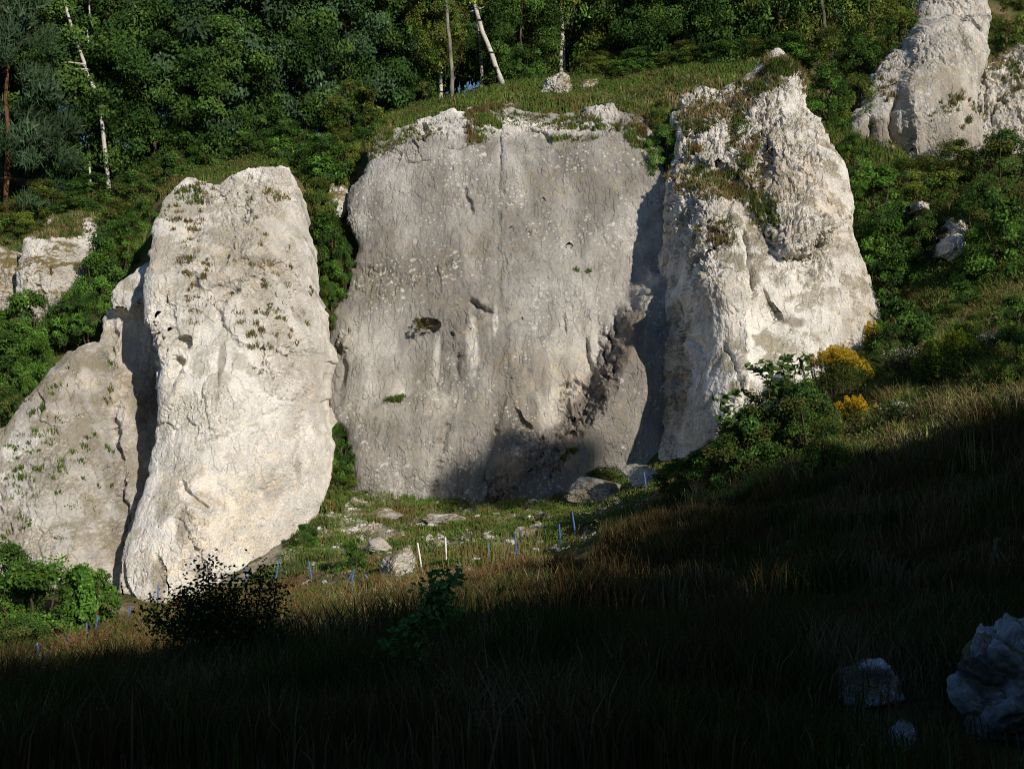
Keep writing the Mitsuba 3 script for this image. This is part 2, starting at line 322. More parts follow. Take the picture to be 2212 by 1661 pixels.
    for kk, dback in enumerate((0.25, 0.6, 1.1, 1.8, D * 0.6, D)):
        r = base.copy(); shr = 1 - 0.02 * dback
        r[:, 0] = cen[0] + (r[:, 0] - cen[0]) * shr; r[:, 2] = cen[2] + (r[:, 2] - cen[2]) * shr
        r[:, 1] = r[:, 1] + dback
        wv = (fbm(r * 1.1 + seed, 3, seed + 30) - 0.5) * 0.35
        r[:, 2] += wv; r[:, 0] += wv
        vs.append(r); rows.append(off + np.arange(nb)); off += nb
    sgn = 1 if Polygon(poly).exterior.is_ccw else -1
    for a, b in zip(rows[:-1], rows[1:]):
        a2, b2 = np.roll(a, -1), np.roll(b, -1)
        t = np.vstack([np.stack([a, b, b2], 1), np.stack([a, b2, a2], 1)])
        fs.append(t if sgn > 0 else t[:, ::-1])
    vs.append((vs[-1].mean(0))[None]); l = rows[-1]; l2 = np.roll(l, -1)
    t = np.stack([l, np.full(nb, off), l2], 1); fs.append(t if sgn > 0 else t[:, ::-1])
    v, f = np.vstack(vs), np.vstack(fs)
    key = numbered(name)
    scene[key] = mikit.ply((v, f), mat, smooth=False)
    tag(key, label, cat, group)
    nn = vnormals(v, f)
    if nn[:len(q), 1].mean() > 0: nn = -nn
    ROCKS[key] = (v, nn)
    return key

def wx(px, py, Y):
    p = W(px, py, Y); return p[0], p[2]
def patches(lst):     # (px, py, Y, half width px, half height px, strength) -> metres
    return [(*wx(px, py, Y), rx * Y / F, rz * Y / F, s) for (px, py, Y, rx, rz, s) in lst]

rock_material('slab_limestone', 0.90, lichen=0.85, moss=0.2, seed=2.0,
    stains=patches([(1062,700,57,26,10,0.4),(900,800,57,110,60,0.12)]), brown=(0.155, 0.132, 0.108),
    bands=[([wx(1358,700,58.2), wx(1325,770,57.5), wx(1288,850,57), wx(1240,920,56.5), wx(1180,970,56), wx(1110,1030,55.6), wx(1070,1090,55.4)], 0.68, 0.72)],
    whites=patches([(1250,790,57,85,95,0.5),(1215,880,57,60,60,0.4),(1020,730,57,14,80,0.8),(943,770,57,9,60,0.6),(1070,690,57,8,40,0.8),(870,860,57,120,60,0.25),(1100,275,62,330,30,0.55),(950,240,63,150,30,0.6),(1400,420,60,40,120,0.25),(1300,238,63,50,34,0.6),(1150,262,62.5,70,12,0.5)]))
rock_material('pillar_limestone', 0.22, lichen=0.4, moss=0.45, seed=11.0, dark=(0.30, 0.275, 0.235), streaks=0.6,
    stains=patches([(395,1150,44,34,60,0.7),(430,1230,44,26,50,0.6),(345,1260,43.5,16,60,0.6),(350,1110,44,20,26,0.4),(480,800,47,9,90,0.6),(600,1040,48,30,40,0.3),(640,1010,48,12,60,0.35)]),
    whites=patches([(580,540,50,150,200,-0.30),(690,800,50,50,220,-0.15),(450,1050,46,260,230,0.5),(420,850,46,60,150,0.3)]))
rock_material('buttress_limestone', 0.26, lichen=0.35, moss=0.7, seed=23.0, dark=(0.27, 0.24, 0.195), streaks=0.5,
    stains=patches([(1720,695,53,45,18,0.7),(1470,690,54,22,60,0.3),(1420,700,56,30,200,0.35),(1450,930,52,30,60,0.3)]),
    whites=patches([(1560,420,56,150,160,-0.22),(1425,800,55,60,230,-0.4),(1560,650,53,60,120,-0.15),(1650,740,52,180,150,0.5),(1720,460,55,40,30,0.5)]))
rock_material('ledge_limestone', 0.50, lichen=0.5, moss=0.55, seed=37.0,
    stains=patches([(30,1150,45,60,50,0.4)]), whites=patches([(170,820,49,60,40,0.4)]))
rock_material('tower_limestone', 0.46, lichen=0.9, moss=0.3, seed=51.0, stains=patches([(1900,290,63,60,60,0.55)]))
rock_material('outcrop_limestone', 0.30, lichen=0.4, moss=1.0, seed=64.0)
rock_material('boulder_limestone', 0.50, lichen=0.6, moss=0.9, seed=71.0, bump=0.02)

rock_material('shade_limestone', 0.55, lichen=0.5, moss=1.0, seed=83.0, bump=0.012, scale=5.0, cream=(0.40, 0.42, 0.44), dark=(0.15, 0.16, 0.17), stains=[(2.85, -1.72, 0.25, 0.16, 0.9), (3.2, -2.1, 0.3, 0.15, 0.9), (2.4, -1.95, 0.2, 0.08, 0.9), (2.95, -2.05, 0.12, 0.25, 0.9)], brown=(0.045, 0.045, 0.04))  # darker, bluer limestone: the shade on these boulders is put into the colour
rock('central_rock_slab',
 [(762,1085,56),(752,1000,56),(748,940,56.5),(704,900,57),(692,800,57.5),(697,720,58),(714,670,58),(740,630,58.5),(760,600,59),(765,540,59.3),(752,470,60),(750,420,60.5),(760,390,60.8),(795,350,61),(805,310,61.5),(812,285,61.8),(850,270,62),(900,258,62.3),(940,245,62.6),(975,230,63),(1020,222,63.3),(1075,217,63.5),(1110,222,63.6),(1160,236,63.6),(1215,240,63.6),(1255,236,63.6),(1262,222,63.5),(1282,214,63.5),(1310,208,63.5),(1338,206,63.4),(1344,228,63.3),(1362,240,63.2),(1385,232,63.2),(1402,240,63),(1415,275,62.4),(1424,310,61.8),(1436,350,61.2),(1445,385,60.5),(1480,420,60),(1500,700,59),(1500,1030,57.5),(1400,1030,57),(1300,1055,57),(1200,1090,56.5),(1100,1105,56),(950,1110,56)],
 [(800,1000,55.7),(950,1000,55.8),(1050,1000,55.8),(1200,950,56.6),(1330,950,57.2),(800,850,56.7),(1000,850,56.5),(1200,800,57.0),(1350,750,58),(850,700,57.8),(900,780,57.5),(1000,700,57.4),(1200,700,57.6),(1300,600,58.6),(850,550,58.9),(1000,550,58.6),(1200,550,58.9),(1400,550,59.6),(850,420,60.0),(1000,400,59.9),(1200,400,60.2),(1400,420,60.5),(900,310,61.0),(1050,290,61.2),(1250,300,61.2),(1370,310,61.3),(1200,258,62.9),(1300,250,62.3),(1380,262,62.2),(1250,275,62.0)],
 'slab_limestone', 'broad grey limestone slab with lichen specks in the middle of the cliffs, grassy on top', 'rock face', h=0.047, R=0.55, seed=1, rough=0.15, blocky=0.35, flute=0.09, roughspots=[(1300,240,60,36,0.5),(1100,270,420,36,0.4),(860,330,110,60,0.25),(780,480,50,200,0.12),(1310,760,30,80,0.5),(1260,880,60,70,0.6),(1160,980,80,60,0.6),(1090,1050,60,40,0.5),(1000,780,40,60,0.2)],
 steps=[([(1352,680),(1400,590),(1530,590),(1530,1100),(1180,1130),(1085,1120),(1075,1060),(1120,985),(1200,945),(1262,895),(1298,830),(1325,760)], 2.0, 1.25),
        ([(690,890),(838,872),(900,856),(985,850),(968,900),(945,1000),(932,1120),(690,1120)], 0.40, 0.45),
        ([(1085,270),(1085,650),(1110,850),(1300,600),(1450,420),(1420,270)], 0.10, 0.30),
        ([(1085,200),(1450,180),(1440,290),(1400,275),(1340,272),(1270,278),(1190,276),(1130,268),(1090,262)], -0.55, 0.22), ([(790,260),(1000,200),(1085,200),(1080,255),(1000,262),(900,290),(820,322)], -0.35, 0.3)],
 cracks=[([(978,860),(955,950),(940,1030),(925,1100)], 0.16, 0.28), ([(1090,850),(1075,890),(1070,940),(1055,1000),(1035,1090)], 0.14, 0.3),
  ([(1083,280),(1081,340),(1076,420)], 0.08, 0.16), ([(1078,440),(1072,600)], 0.09, 0.06), ([(1128,292),(1150,283),(1177,290),(1186,310)], 0.10, 0.35),
  ([(1000,395),(1004,427),(1017,437),(1018,465)], 0.08, 0.25), ([(914,262),(912,305)], 0.16, 0.6), ([(1010,650),(1030,663),(1070,679)], 0.14, 0.45),
  ([(1267,728),(1270,766),(1275,803)], 0.09, 0.4), ([(1334,683),(1330,722),(1312,745)], 0.16, 0.5), ([(1217,680),(1222,722)], 0.07, 0.2), ([(990,760),(988,820)], 0.18, 0.3),
  ([(1112,885),(1125,915),(1150,930)], 0.08, 0.3), ([(735,745),(740,790),(735,840)], 0.14, 0.4), ([(950,330),(975,325),(1010,318)], 0.08, 0.2), ([(870,350),(900,352),(930,346)], 0.08, 0.2)],
 pits=[(926,702,27,14,0.7),(977,723,5,5,0.2),(1128,690,3,5,0.15),(1110,780,3,5,0.15),(1104,815,3,6,0.15),(1322,742,7,12,0.4)] +
      [(1105,495,3,2,0.1),(1142,505,3,2,0.1),(1173,432,2.5,2,0.1),(1230,530,3,2,0.1),(1150,620,2,3,0.1),(930,610,3,2.5,0.1),(1275,690,3,2,0.1)])

rock('white_rock_pillar',
 [(345,432,51),(372,402,52),(400,384,52.5),(440,388,52.5),(470,398,52),(500,378,52.5),(540,363,53),(590,354,53.5),(620,357,53.5),(627,385,53),(644,402,53),(638,428,53),(646,470,52.5),(652,520,52),(664,570,51.5),(678,640,51.5),(690,700,51),(698,780,51),(700,870,51),(702,940,50.5),(699,1010,50.5),(694,1080,50.3),(668,1150,49.6),(612,1225,48),(556,1278,46.5),(490,1330,45),(405,1385,43.4),(318,1400,42.6),(258,1365,42.8),(244,1280,43.4),(262,1190,44),(285,1120,44.7),(305,1060,45.3),(322,1000,46),(338,930,46.5),(345,880,46.8),(338,800,47),(330,730,47.3),(312,700,47.6),(306,640,48),(310,590,48.3),(318,540,49),(330,480,50)],
 [(450,1000,45.5),(550,900,46.8),(620,900,48),(430,800,46.6),(500,700,47.6),(600,700,48.8),(420,600,47.9),(550,550,49.2),(620,600,49.8),(450,470,50.3),(550,440,51.3),(400,1200,43.7),(500,1150,45.3),(600,1080,47.6),(360,1100,44.4),(380,900,46.1),(660,850,49.2),(670,1000,49.1)],
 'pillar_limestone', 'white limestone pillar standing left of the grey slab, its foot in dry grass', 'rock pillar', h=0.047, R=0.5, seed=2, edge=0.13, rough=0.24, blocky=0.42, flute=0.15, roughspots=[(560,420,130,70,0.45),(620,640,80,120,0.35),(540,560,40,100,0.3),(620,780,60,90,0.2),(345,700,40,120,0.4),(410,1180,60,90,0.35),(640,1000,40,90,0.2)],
 steps=[([(395,560),(440,620),(560,600),(680,560),(640,400),(560,430),(520,480),(470,600)], 0.25, 0.35), ([(470,660),(520,640),(560,560),(690,640),(700,760),(560,760),(500,730)], 0.28, 0.35),
        ([(300,560),(362,585),(366,700),(392,760),(385,830),(352,900),(300,900)], 0.45, 0.35)],
 cracks=[([(362,590),(360,650),(370,710),(390,755),(388,790),(378,850)], 0.12, 0.35), ([(388,765),(386,800),(378,845)], 0.16, 0.6), ([(600,883),(540,918),(500,940),(467,950)], 0.07, 0.22), ([(522,622),(490,640),(460,652)], 0.07, 0.25),
  ([(387,1040),(400,1062),(425,1086),(440,1100)], 0.10, 0.4), ([(362,1112),(398,1140),(410,1183),(445,1235)], 0.08, 0.3), ([(266,1212),(263,1250),(285,1305)], 0.07, 0.25), ([(336,1200),(345,1240),(350,1290)], 0.06, 0.2),
  ([(535,370),(530,440),(527,500)], 0.08, 0.25), ([(563,690),(565,760),(560,830)], 0.06, 0.16), ([(655,930),(640,990),(620,1040)], 0.09, 0.25), ([(600,1000),(590,1040),(560,1075)], 0.07, 0.2),
  ([(320,700),(335,760),(345,840)], 0.12, 0.4), ([(550,930),(548,1000)], 0.05, 0.12), ([(470,395),(480,430),(500,470)], 0.1, 0.2)],
 pits=[(624,535,3,7,0.3),(395,740,16,14,0.5)])

rock('left_grey_slab',
 [(-110,990,46),(-60,950,46.5),(0,932,47),(60,850,48),(110,790,48.5),(150,752,49),(205,735,49.5),(213,690,50),(240,650,50.2),(262,608,50.5),(300,575,51),(345,560,51.3),(400,700,50.5),(400,1260,47),(250,1330,44.5),(100,1330,43.5),(-110,1330,43)],
 [(100,1000,45.8),(200,1000,46.6),(250,900,48.5),(200,800,48.6),(150,1150,44.6),(50,1150,44.1),(230,1150,45.5),(290,800,50),(300,1000,48.4),(300,650,50.3),(280,1100,46.8),(265,780,50)],
 'ledge_limestone', 'sloping beige limestone slab at the left edge, partly in the shadow of the white pillar', 'rock face', h=0.055, R=0.5, seed=3, rough=0.40, blocky=0.45, flute=0.08,
 steps=[([(243,645),(262,600),(300,565),(350,565),(350,662),(285,680),(248,674)], 0.85, 0.3), ([(258,900),(285,835),(312,880),(330,1000),(300,1130),(262,1060),(250,960)], 0.7, 0.8), ([(-100,1000),(90,830),(215,735),(235,800),(228,1000),(205,1300),(-100,1300)], 0.35, 0.5)],
 cracks=[([(240,680),(238,760),(233,820),(226,900)], 0.12, 0.4), ([(250,880),(250,950),(262,1010)], 0.1, 0.4), ([(85,845),(100,870),(92,905),(140,930)], 0.07, 0.25), ([(268,1000),(262,1080),(270,1140)], 0.12, 0.4), ([(100,1165),(160,1158),(235,1150)], 0.06, 0.2)],
 pits=[(150,800,5,12,0.4)])

rock('right_rock_buttress',
 [(1425,700,56.9),(1432,620,57.3),(1436,540,57.7),(1438,480,58),(1440,440,58.2),(1441,405,58.5),(1443,380,58.8),(1452,340,60),(1450,280,60.5),(1455,250,61),(1480,200,62),(1520,180,62.5),(1560,192,62),(1600,165,62.5),(1640,138,62.5),(1674,110,62.5),(1692,100,62.4),(1708,116,62.3),(1724,155,62),(1738,190,61.5),(1744,235,61),(1775,258,60.5),(1792,300,60),(1815,340,59),(1828,370,58.5),(1843,440,58),(1840,480,57.5),(1860,540,57),(1880,590,56.5),(1898,640,56),(1905,690,55.5),(1895,755,55),(1860,810,54),(1740,920,52),(1600,1020,50),(1500,1040,51.5),(1440,1035,53.8),(1400,1035,56.2),(1404,960,56.5),(1406,880,56.7),(1414,780,56.8)],
 [(1442,940,55.0),(1478,850,53.8),(1445,800,55.6),(1490,700,54.1),(1462,600,56.1),(1462,500,57.0),(1462,700,55.5),(1474,450,57.0),(1520,450,55.5),(1560,415,56.6),(1500,400,57.4),(1600,470,55.3),(1650,400,56.8),(1560,560,53.7),(1500,600,53.4),(1560,700,52.2),(1600,800,51.0),(1550,900,50.4),(1650,700,52.6),(1650,560,54.1),(1700,650,53.0),(1780,650,53.6),(1840,650,54.6),(1750,750,52.6),(1830,720,54.0),(1700,480,55.2),(1780,500,55.4),(1750,380,57.2),(1780,420,56.7),(1700,300,58.7),(1650,250,59.8),(1700,200,60.6),(1550,330,58.9),(1500,300,59.6),(1600,250,60.2),(1520,230,61)],
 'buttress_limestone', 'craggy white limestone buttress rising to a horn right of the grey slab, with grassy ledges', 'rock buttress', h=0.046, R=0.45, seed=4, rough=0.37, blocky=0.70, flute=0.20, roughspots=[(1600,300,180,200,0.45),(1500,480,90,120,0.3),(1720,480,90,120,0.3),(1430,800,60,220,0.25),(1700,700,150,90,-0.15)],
 steps=[([(1462,345),(1470,290),(1545,240),(1620,200),(1690,125),(1780,200),(1860,450),(1700,560),(1645,480),(1600,385),(1555,355)], 0.55, 0.4),
        ([(1478,560),(1530,530),(1600,525),(1612,600),(1620,800),(1480,1010),(1478,700)], 0.55, 0.35),
        ([(1640,300),(1690,250),(1740,240),(1860,480),(1790,520),(1690,545),(1655,470),(1670,380)], 0.3, 0.35),
        ([(1660,500),(1700,478),(1780,480),(1790,520),(1740,555),(1680,552)], 0.25, 0.2), ([(1440,390),(1520,395),(1590,430),(1600,520),(1480,560),(1430,560)], 0.4, 0.35)],
 cracks=[([(1612,500),(1614,560),(1625,640)], 0.14, 0.8), ([(1470,560),(1476,640),(1490,710),(1515,770)], 0.12, 0.5), ([(1660,330),(1640,400),(1655,470)], 0.14, 0.5), ([(1640,620),(1668,665),(1682,690)], 0.07, 0.3), ([(1550,740),(1580,780),(1595,850)], 0.06, 0.25), ([(1490,860),(1470,920),(1475,980)], 0.08, 0.3),
  ([(1640,190),(1580,270),(1560,330)], 0.2, 0.32), ([(1660,150),(1560,220),(1500,290),(1480,330)], 0.22, 0.32), ([(1680,330),(1640,370),(1610,390)], 0.2, 0.5), ([(1680,560),(1720,562),(1760,548)], 0.10, 0.4), ([(1400,640),(1412,760),(1405,900)], 0.10, 0.3)],
 pits=[(1450,803,5,5,0.25)])

rock('upper_rock_tower',
 [(1965,62,66),(1990,28,66.5),(2020,-30,67),(2100,-40,67),(2138,-10,67),(2148,30,66.8),(2136,60,66.5),(2128,100,66),(2120,160,65.6),(2110,200,65.5),(2112,320,64.5),(2060,350,64),(2000,360,63.5),(1940,365,63),(1890,365,63),(1855,345,63),(1836,310,63.5),(1845,250,64),(1875,205,64.5),(1900,155,65),(1920,112,65.5),(1945,97,65.8)],
 [(2030,100,64.8),(2060,200,64),(2000,250,63.2),(1950,200,63.6),(2050,300,63.2),(1920,270,63.3),(2090,120,65.2)],
 'tower_limestone', 'tall pale rock tower among bushes at the top right', 'rock tower', h=0.055, R=0.5, seed=5, rough=0.34, blocky=0.3, steps=[([(1975,60),(2060,40),(2140,40),(2130,360),(1960,360),(1950,200)], 0.7, 0.6)],
 cracks=[([(1940,210),(1925,270),(1950,330)], 0.18, 0.6), ([(2060,45),(2090,55),(2110,75)], 0.08, 0.3), ([(1880,250),(1885,300),(1900,350)], 0.15, 0.6)])
rock('upper_rock_shoulder',
 [(2090,230,65.6),(2108,170,65.9),(2132,140,66.1),(2160,122,66.5),(2180,98,67),(2212,88,67),(2290,100,67),(2320,340,64.5),(2090,345,64.8)], [(2200,200,65.3),(2160,260,65)],
 'outcrop_limestone', 'mossy pale rock shoulder right of the tall tower, cut by the right edge', 'rock', h=0.08, R=0.7, seed=6, rough=0.6, blocky=0.5)
rock('left_outcrop',
 [(52,525,57),(65,506,57),(95,500,57.5),(100,472,58.5),(140,467,59),(195,462,59),(213,480,58.5),(206,510,58),(186,545,57.5),(172,600,57),(166,650,56.5),(110,720,56),(40,690,56)], [(120,530,56.6),(110,600,56)],
 'outcrop_limestone', 'square white outcrop with grassy ledges among bushes at the far left', 'rock', h=0.07, R=0.6, seed=7, rough=0.55, blocky=0.6, steps=[([(40,520),(110,500),(180,540),(170,720),(40,720)], 0.5, 0.3), ([(40,580),(180,575),(180,720),(40,720)], 0.35, 0.2)])
rock('left_outcrop',
 [(-70,560,57),(-30,535,57),(5,532,57),(22,548,57),(46,572,56.6),(46,650,56),(-20,700,56),(-70,690,56)], [(0,600,56)],
 'outcrop_limestone', 'small white outcrop cut by the left edge beside the square one', 'rock', h=0.08, R=0.5, seed=8, rough=0.6, blocky=0.6)
rock('cap_rock', [(1160,205,67),(1178,168,67.2),(1212,148,67.4),(1234,160,67.4),(1238,190,67.2),(1228,210,67)], [(1205,180,66.6)],
 'outcrop_limestone', 'small white rock on the skyline of the grassy cap below the wood', 'rock', h=0.06, R=0.4, D=1.5, seed=10, rough=0.7, blocky=0.6, edge=0.1)
rock('cap_rock', [(1245,192,67.6),(1262,172,67.8),(1290,168,67.9),(1300,182,67.7),(1290,204,67.5)], [(1270,184,67.3)],
 'outcrop_limestone', 'flat shaded rock to the right of the small white skyline rock', 'rock', h=0.07, R=0.3, D=1.2, seed=11, rough=0.7, blocky=0.6, edge=0.1)
rock('hidden_rock', [(2038,550,55),(2042,500,55.5),(2062,470,56),(2085,460,56),(2098,475,56),(2090,520,55.5),(2070,570,55)], [(2065,510,54.6)],
 'outcrop_limestone', 'white rock showing between the dark bushes on the right slope', 'rock', h=0.07, R=0.4, D=2, seed=12, rough=0.7, blocky=0.6)
rock('hidden_rock', [(1985,452,57),(1994,438,57.3),(2010,441,57.3),(2012,458,57)], [(2000,450,56.7)],
 'outcrop_limestone', 'little white rock higher up between the bushes of the right slope', 'rock', h=0.07, R=0.3, D=2, seed=13, rough=0.7, blocky=0.6)
rock('gully_rock', [(700,420,61.5),(712,390,62),(740,395,62),(752,440,61.3),(735,470,61),(705,460,61)], [(725,430,60.8)],
 'outcrop_limestone', 'brownish rock at the head of the green gully between pillar and slab', 'rock', h=0.07, R=0.4, D=2, seed=14, rough=0.7, blocky=0.6)
rock('gully_rock', [(735,700,58),(745,650,58.5),(760,680,58),(760,760,57.6),(748,850,57.2),(728,840,57.4),(722,760,57.8)], [(742,750,57)],
 'ledge_limestone', 'narrow flake against the left edge of the grey slab', 'rock', h=0.06, R=0.3, D=2, seed=15, rough=0.5, blocky=0.4)

def boulder(name, px, py, Y, sx, sy, sz, mat, label, seed, sub=5, amp=0.35, cat='boulder', turn=0.0):
    if Y > 20:       # rests on the ground that shows at its foot
        Y = float(meet(px, py + 0.75 * sz * F / Y)[1])
    m = trimesh.creation.icosphere(subdivisions=sub); v = np.array(m.vertices); rng = np.random.default_rng(seed)
    cells = rng.normal(size=(14, 3)); cells /= np.linalg.norm(cells, axis=1, keepdims=True)
    cut = rng.uniform(0.68, 0.95, 14); k_ = 14.0     # planes that shave a ball into a block with rounded arrises
    d = v @ cells.T / cut; r = 1 / (np.exp(k_ * d).sum(1) ** (1 / k_) + 0.0)
    v = v * (r * 1.0)[:, None]
    w = v * 2.2 + seed * 7
    v = v * (1 + amp * 0.5 * (fbm(w, 5, seed) - 0.5) - amp * 0.35 * np.abs(2 * fbm(w * 1.2 + 9, 4, seed + 1) - 1) + amp * 0.25 * (fbm(w * 5, 3, seed + 2) - 0.5))[:, None]
    c1_ = cKDTree(rng.uniform(-1.2, 1.2, (160, 3))).query(v + (np.stack([fbm(w * 0.8 + 5 * a, 3, a) for a in range(3)], 1) - 0.5) * 0.35, k=2)[0]
    v = v * (1 - 0.9 * amp * 0.18 * sm(0.10, 0.0, c1_[:, 1] - c1_[:, 0]) - amp * 0.12 * sm(0.9, 0.99, 1 - np.abs(2 * fbm(w * 1.6, 4, seed + 7) - 1)))[:, None]
    if True:
        v = v * (1 + 0.16 * (fbm(w * 4.5, 4, seed + 8) - 0.5) - 0.07 * sm(0.88, 0.99, 1 - np.abs(2 * fbm(w * [2.2, 2.2, 3.4] + 5, 4, seed + 9) - 1)) + 0.05 * (fbm(w * 14, 2, seed + 10) - 0.5))[:, None]
    v = v / np.abs(v).max(0)
    c, s = math.cos(turn), math.sin(turn)
    v = v * [sx, sy, sz]; v = np.stack([v[:, 0] * c - v[:, 2] * s, v[:, 1], v[:, 0] * s + v[:, 2] * c], 1) + W(px, py, Y)
    key = numbered(name); scene[key] = mikit.ply((v, np.array(m.faces)), mat, smooth=False); tag(key, label, cat); ROCKS[key] = (v, vnormals(v, np.array(m.faces)))

boulder('meadow_boulder', 868, 1216, 43, 0.72, 0.7, 0.66, 'boulder_limestone', 'round mossy boulder beside the white stakes in the hollow', 21)
boulder('meadow_boulder', 815, 1180, 47, 0.62, 0.6, 0.30, 'boulder_limestone', 'low stone just behind the round mossy boulder', 22)
boulder('meadow_boulder', 958, 1122, 51.5, 0.95, 0.8, 0.30, 'boulder_limestone', 'flat grey stone half in shade in front of the grey slab', 23)
boulder('meadow_boulder', 835, 1112, 52.5, 0.85, 0.7, 0.28, 'boulder_limestone', 'flat sunlit stone in front of the left part of the grey slab', 24)
boulder('meadow_boulder', 1290, 1060, 53.5, 1.3, 0.9, 0.6, 'boulder_limestone', 'broken pale stones banked under the right foot of the grey slab', 25)
boulder('meadow_boulder', 1390, 1030, 52.5, 0.9, 0.8, 0.6, 'boulder_limestone', 'pale stone at the joint of grey slab and white buttress', 26)
boulder('meadow_boulder', 5, 1150, 42.5, 0.5, 0.5, 0.5, 'boulder_limestone', 'rounded pale stone at the left edge above the leafy bush', 27)
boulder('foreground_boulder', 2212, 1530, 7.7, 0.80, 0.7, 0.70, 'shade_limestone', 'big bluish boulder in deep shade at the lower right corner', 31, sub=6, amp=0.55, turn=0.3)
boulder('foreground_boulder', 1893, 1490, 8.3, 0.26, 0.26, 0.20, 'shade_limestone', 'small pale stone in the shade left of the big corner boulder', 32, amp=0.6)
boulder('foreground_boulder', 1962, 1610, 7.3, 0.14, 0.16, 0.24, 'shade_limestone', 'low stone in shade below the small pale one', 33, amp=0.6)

# ------------------------------------------------------------------ foliage
def leaf_mesh(c, n, size, col, rng, asp=0.5, axis=None, bend=0.18):
    N = len(c); n = n / (np.linalg.norm(n, axis=1, keepdims=True) + 1e-9)
    a = rng.normal(size=(N, 3)) if axis is None else axis
    u = a - n * (a * n).sum(1, keepdims=True); u /= np.linalg.norm(u, axis=1, keepdims=True) + 1e-9
    w = np.cross(n, u); s = np.broadcast_to(size, (N,))[:, None]
    v = np.stack([c - u * s, c + w * s * asp + n * s * bend, c + u * s, c - w * s * asp + n * s * bend], 1).reshape(-1, 3)
    b = (np.arange(N) * 4)[:, None]
    return v, np.hstack([b, b + 1, b + 2, b, b + 2, b + 3]).reshape(-1, 3), np.repeat(col, 4, axis=0)

def crown_template(name, seed, boughs, leaves, leaf, prof, cols, br=(0.15, 0.30), flat=0.6, droop=0.1, asp=0.5, inner=0.35, needle=False, mat='leaf_material', odd=None, upward=0.55, gain=1.0):
    """One crown in a unit box (radius 1, height -1..1): boughs in a shell, each a clump of single leaves."""
    rng = np.random.default_rng(seed)
    t = rng.uniform(-1, 1, boughs); ang = rng.uniform(0, 2 * np.pi, boughs)
    rad = np.interp(t, *prof) * (inner + (1 - inner) * np.sqrt(rng.uniform(0, 1, boughs)))
    bc = np.stack([rad * np.cos(ang), rad * np.sin(ang), t], 1); b_r = rng.uniform(*br, boughs)
    bcol = gain * np.array(cols)[rng.integers(0, len(cols), boughs)] * rng.uniform(0.6, 1.35, boughs)[:, None]
    k_ = rng.choice(boughs, leaves, p=b_r ** 2 / (b_r ** 2).sum())
    d = rng.normal(size=(leaves, 3)); d /= np.linalg.norm(d, axis=1, keepdims=True); d *= rng.uniform(0, 1, leaves)[:, None] ** 0.45
    off = d * b_r[k_][:, None] * [1.15, 1.15, flat]
    off[:, 2] -= droop * (off[:, 0] ** 2 + off[:, 1] ** 2) / b_r[k_]
    c = bc[k_] + off
    out = bc[k_] * [1, 1, 0.4]; out /= np.linalg.norm(out, axis=1, keepdims=True) + 1e-6
    n = rng.normal(size=(leaves, 3)) * 0.55 + out * 0.55 + [0, 0, upward] + d * 0.35
    col = bcol[k_] * rng.uniform(0.7, 1.35, leaves)[:, None] * (1 + rng.normal(size=(leaves, 1)) * [[0.10, 0.0, 0.08]])
    if odd is not None:
        m = rng.uniform(size=leaves) < odd[1]; col[m] = np.array(odd[0]) * rng.uniform(0.7, 1.2, m.sum())[:, None]
    size = leaf * rng.uniform(0.6, 1.25, leaves) * rng.uniform(0.65, 1.45, boughs)[k_]; col[rng.uniform(size=leaves) < 0.09] *= 1.7
    if needle:
        ax = d * 0.8 + out * 0.6 + [0, 0, 0.5]; n = rng.normal(size=(leaves, 3))
        v, f, cc = leaf_mesh(c, n, size, col, rng, asp, axis=ax, bend=0.02)
    else:
        v, f, cc = leaf_mesh(c, n, size, col, rng, asp)
    scene[name] = {'type': 'shapegroup', 'leaves': mikit.ply((v, f), mat, color=np.clip(cc, 0.004, 0.6))}

ROUND = ([-1, -0.7, -0.2, 0.3, 0.75, 1], [0.45, 0.85, 1.0, 0.95, 0.62, 0.12])
TALL = ([-1, -0.6, 0, 0.5, 1], [0.5, 0.9, 0.85, 0.6, 0.08])
BUSHY = ([-1, -0.5, 0, 0.5, 1], [0.95, 1.0, 0.95, 0.75, 0.25])
PINE = ([-1, -0.5, 0.2, 0.7, 1], [1.0, 0.95, 0.7, 0.4, 0.05])
dark_g, mid_g, blue_g = (0.030, 0.062, 0.016), (0.050, 0.092, 0.020), (0.040, 0.072, 0.034)
yel_g, olive, fresh = (0.095, 0.125, 0.022), (0.070, 0.082, 0.022), (0.062, 0.130, 0.022)
crown_template('crown_oak_dark', 101, 140, 34000, 0.024, ROUND, [dark_g, dark_g, mid_g], br=(0.08, 0.27), flat=0.6, gain=1.5)
crown_template('crown_oak_green', 102, 140, 34000, 0.024, ROUND, [dark_g, mid_g, mid_g], br=(0.08, 0.27), flat=0.6, gain=1.5)
crown_template('crown_oak_blue', 103, 140, 34000, 0.025, ROUND, [blue_g, dark_g, blue_g], br=(0.08, 0.27), flat=0.6, gain=1.6)
crown_template('crown_shade', 111, 130, 14000, 0.045, ROUND, [dark_g, mid_g], br=(0.1, 0.27), flat=0.6)
crown_template('crown_birch', 104, 190, 24000, 0.024, TALL, [yel_g, mid_g, olive], br=(0.08, 0.2), flat=0.9, droop=0.7, gain=1.6, odd=((0.25, 0.17, 0.02), 0.012))
crown_template('crown_pine', 105, 130, 34000, 0.055, PINE, [(0.034, 0.060, 0.030), (0.046, 0.074, 0.038)], br=(0.14, 0.26), flat=0.5, asp=0.13, needle=True, gain=1.3, mat='needle_material')
crown_template('shrub_green', 106, 90, 11000, 0.040, BUSHY, [mid_g, fresh, dark_g], br=(0.12, 0.26), flat=0.9, upward=0.2, gain=1.5)
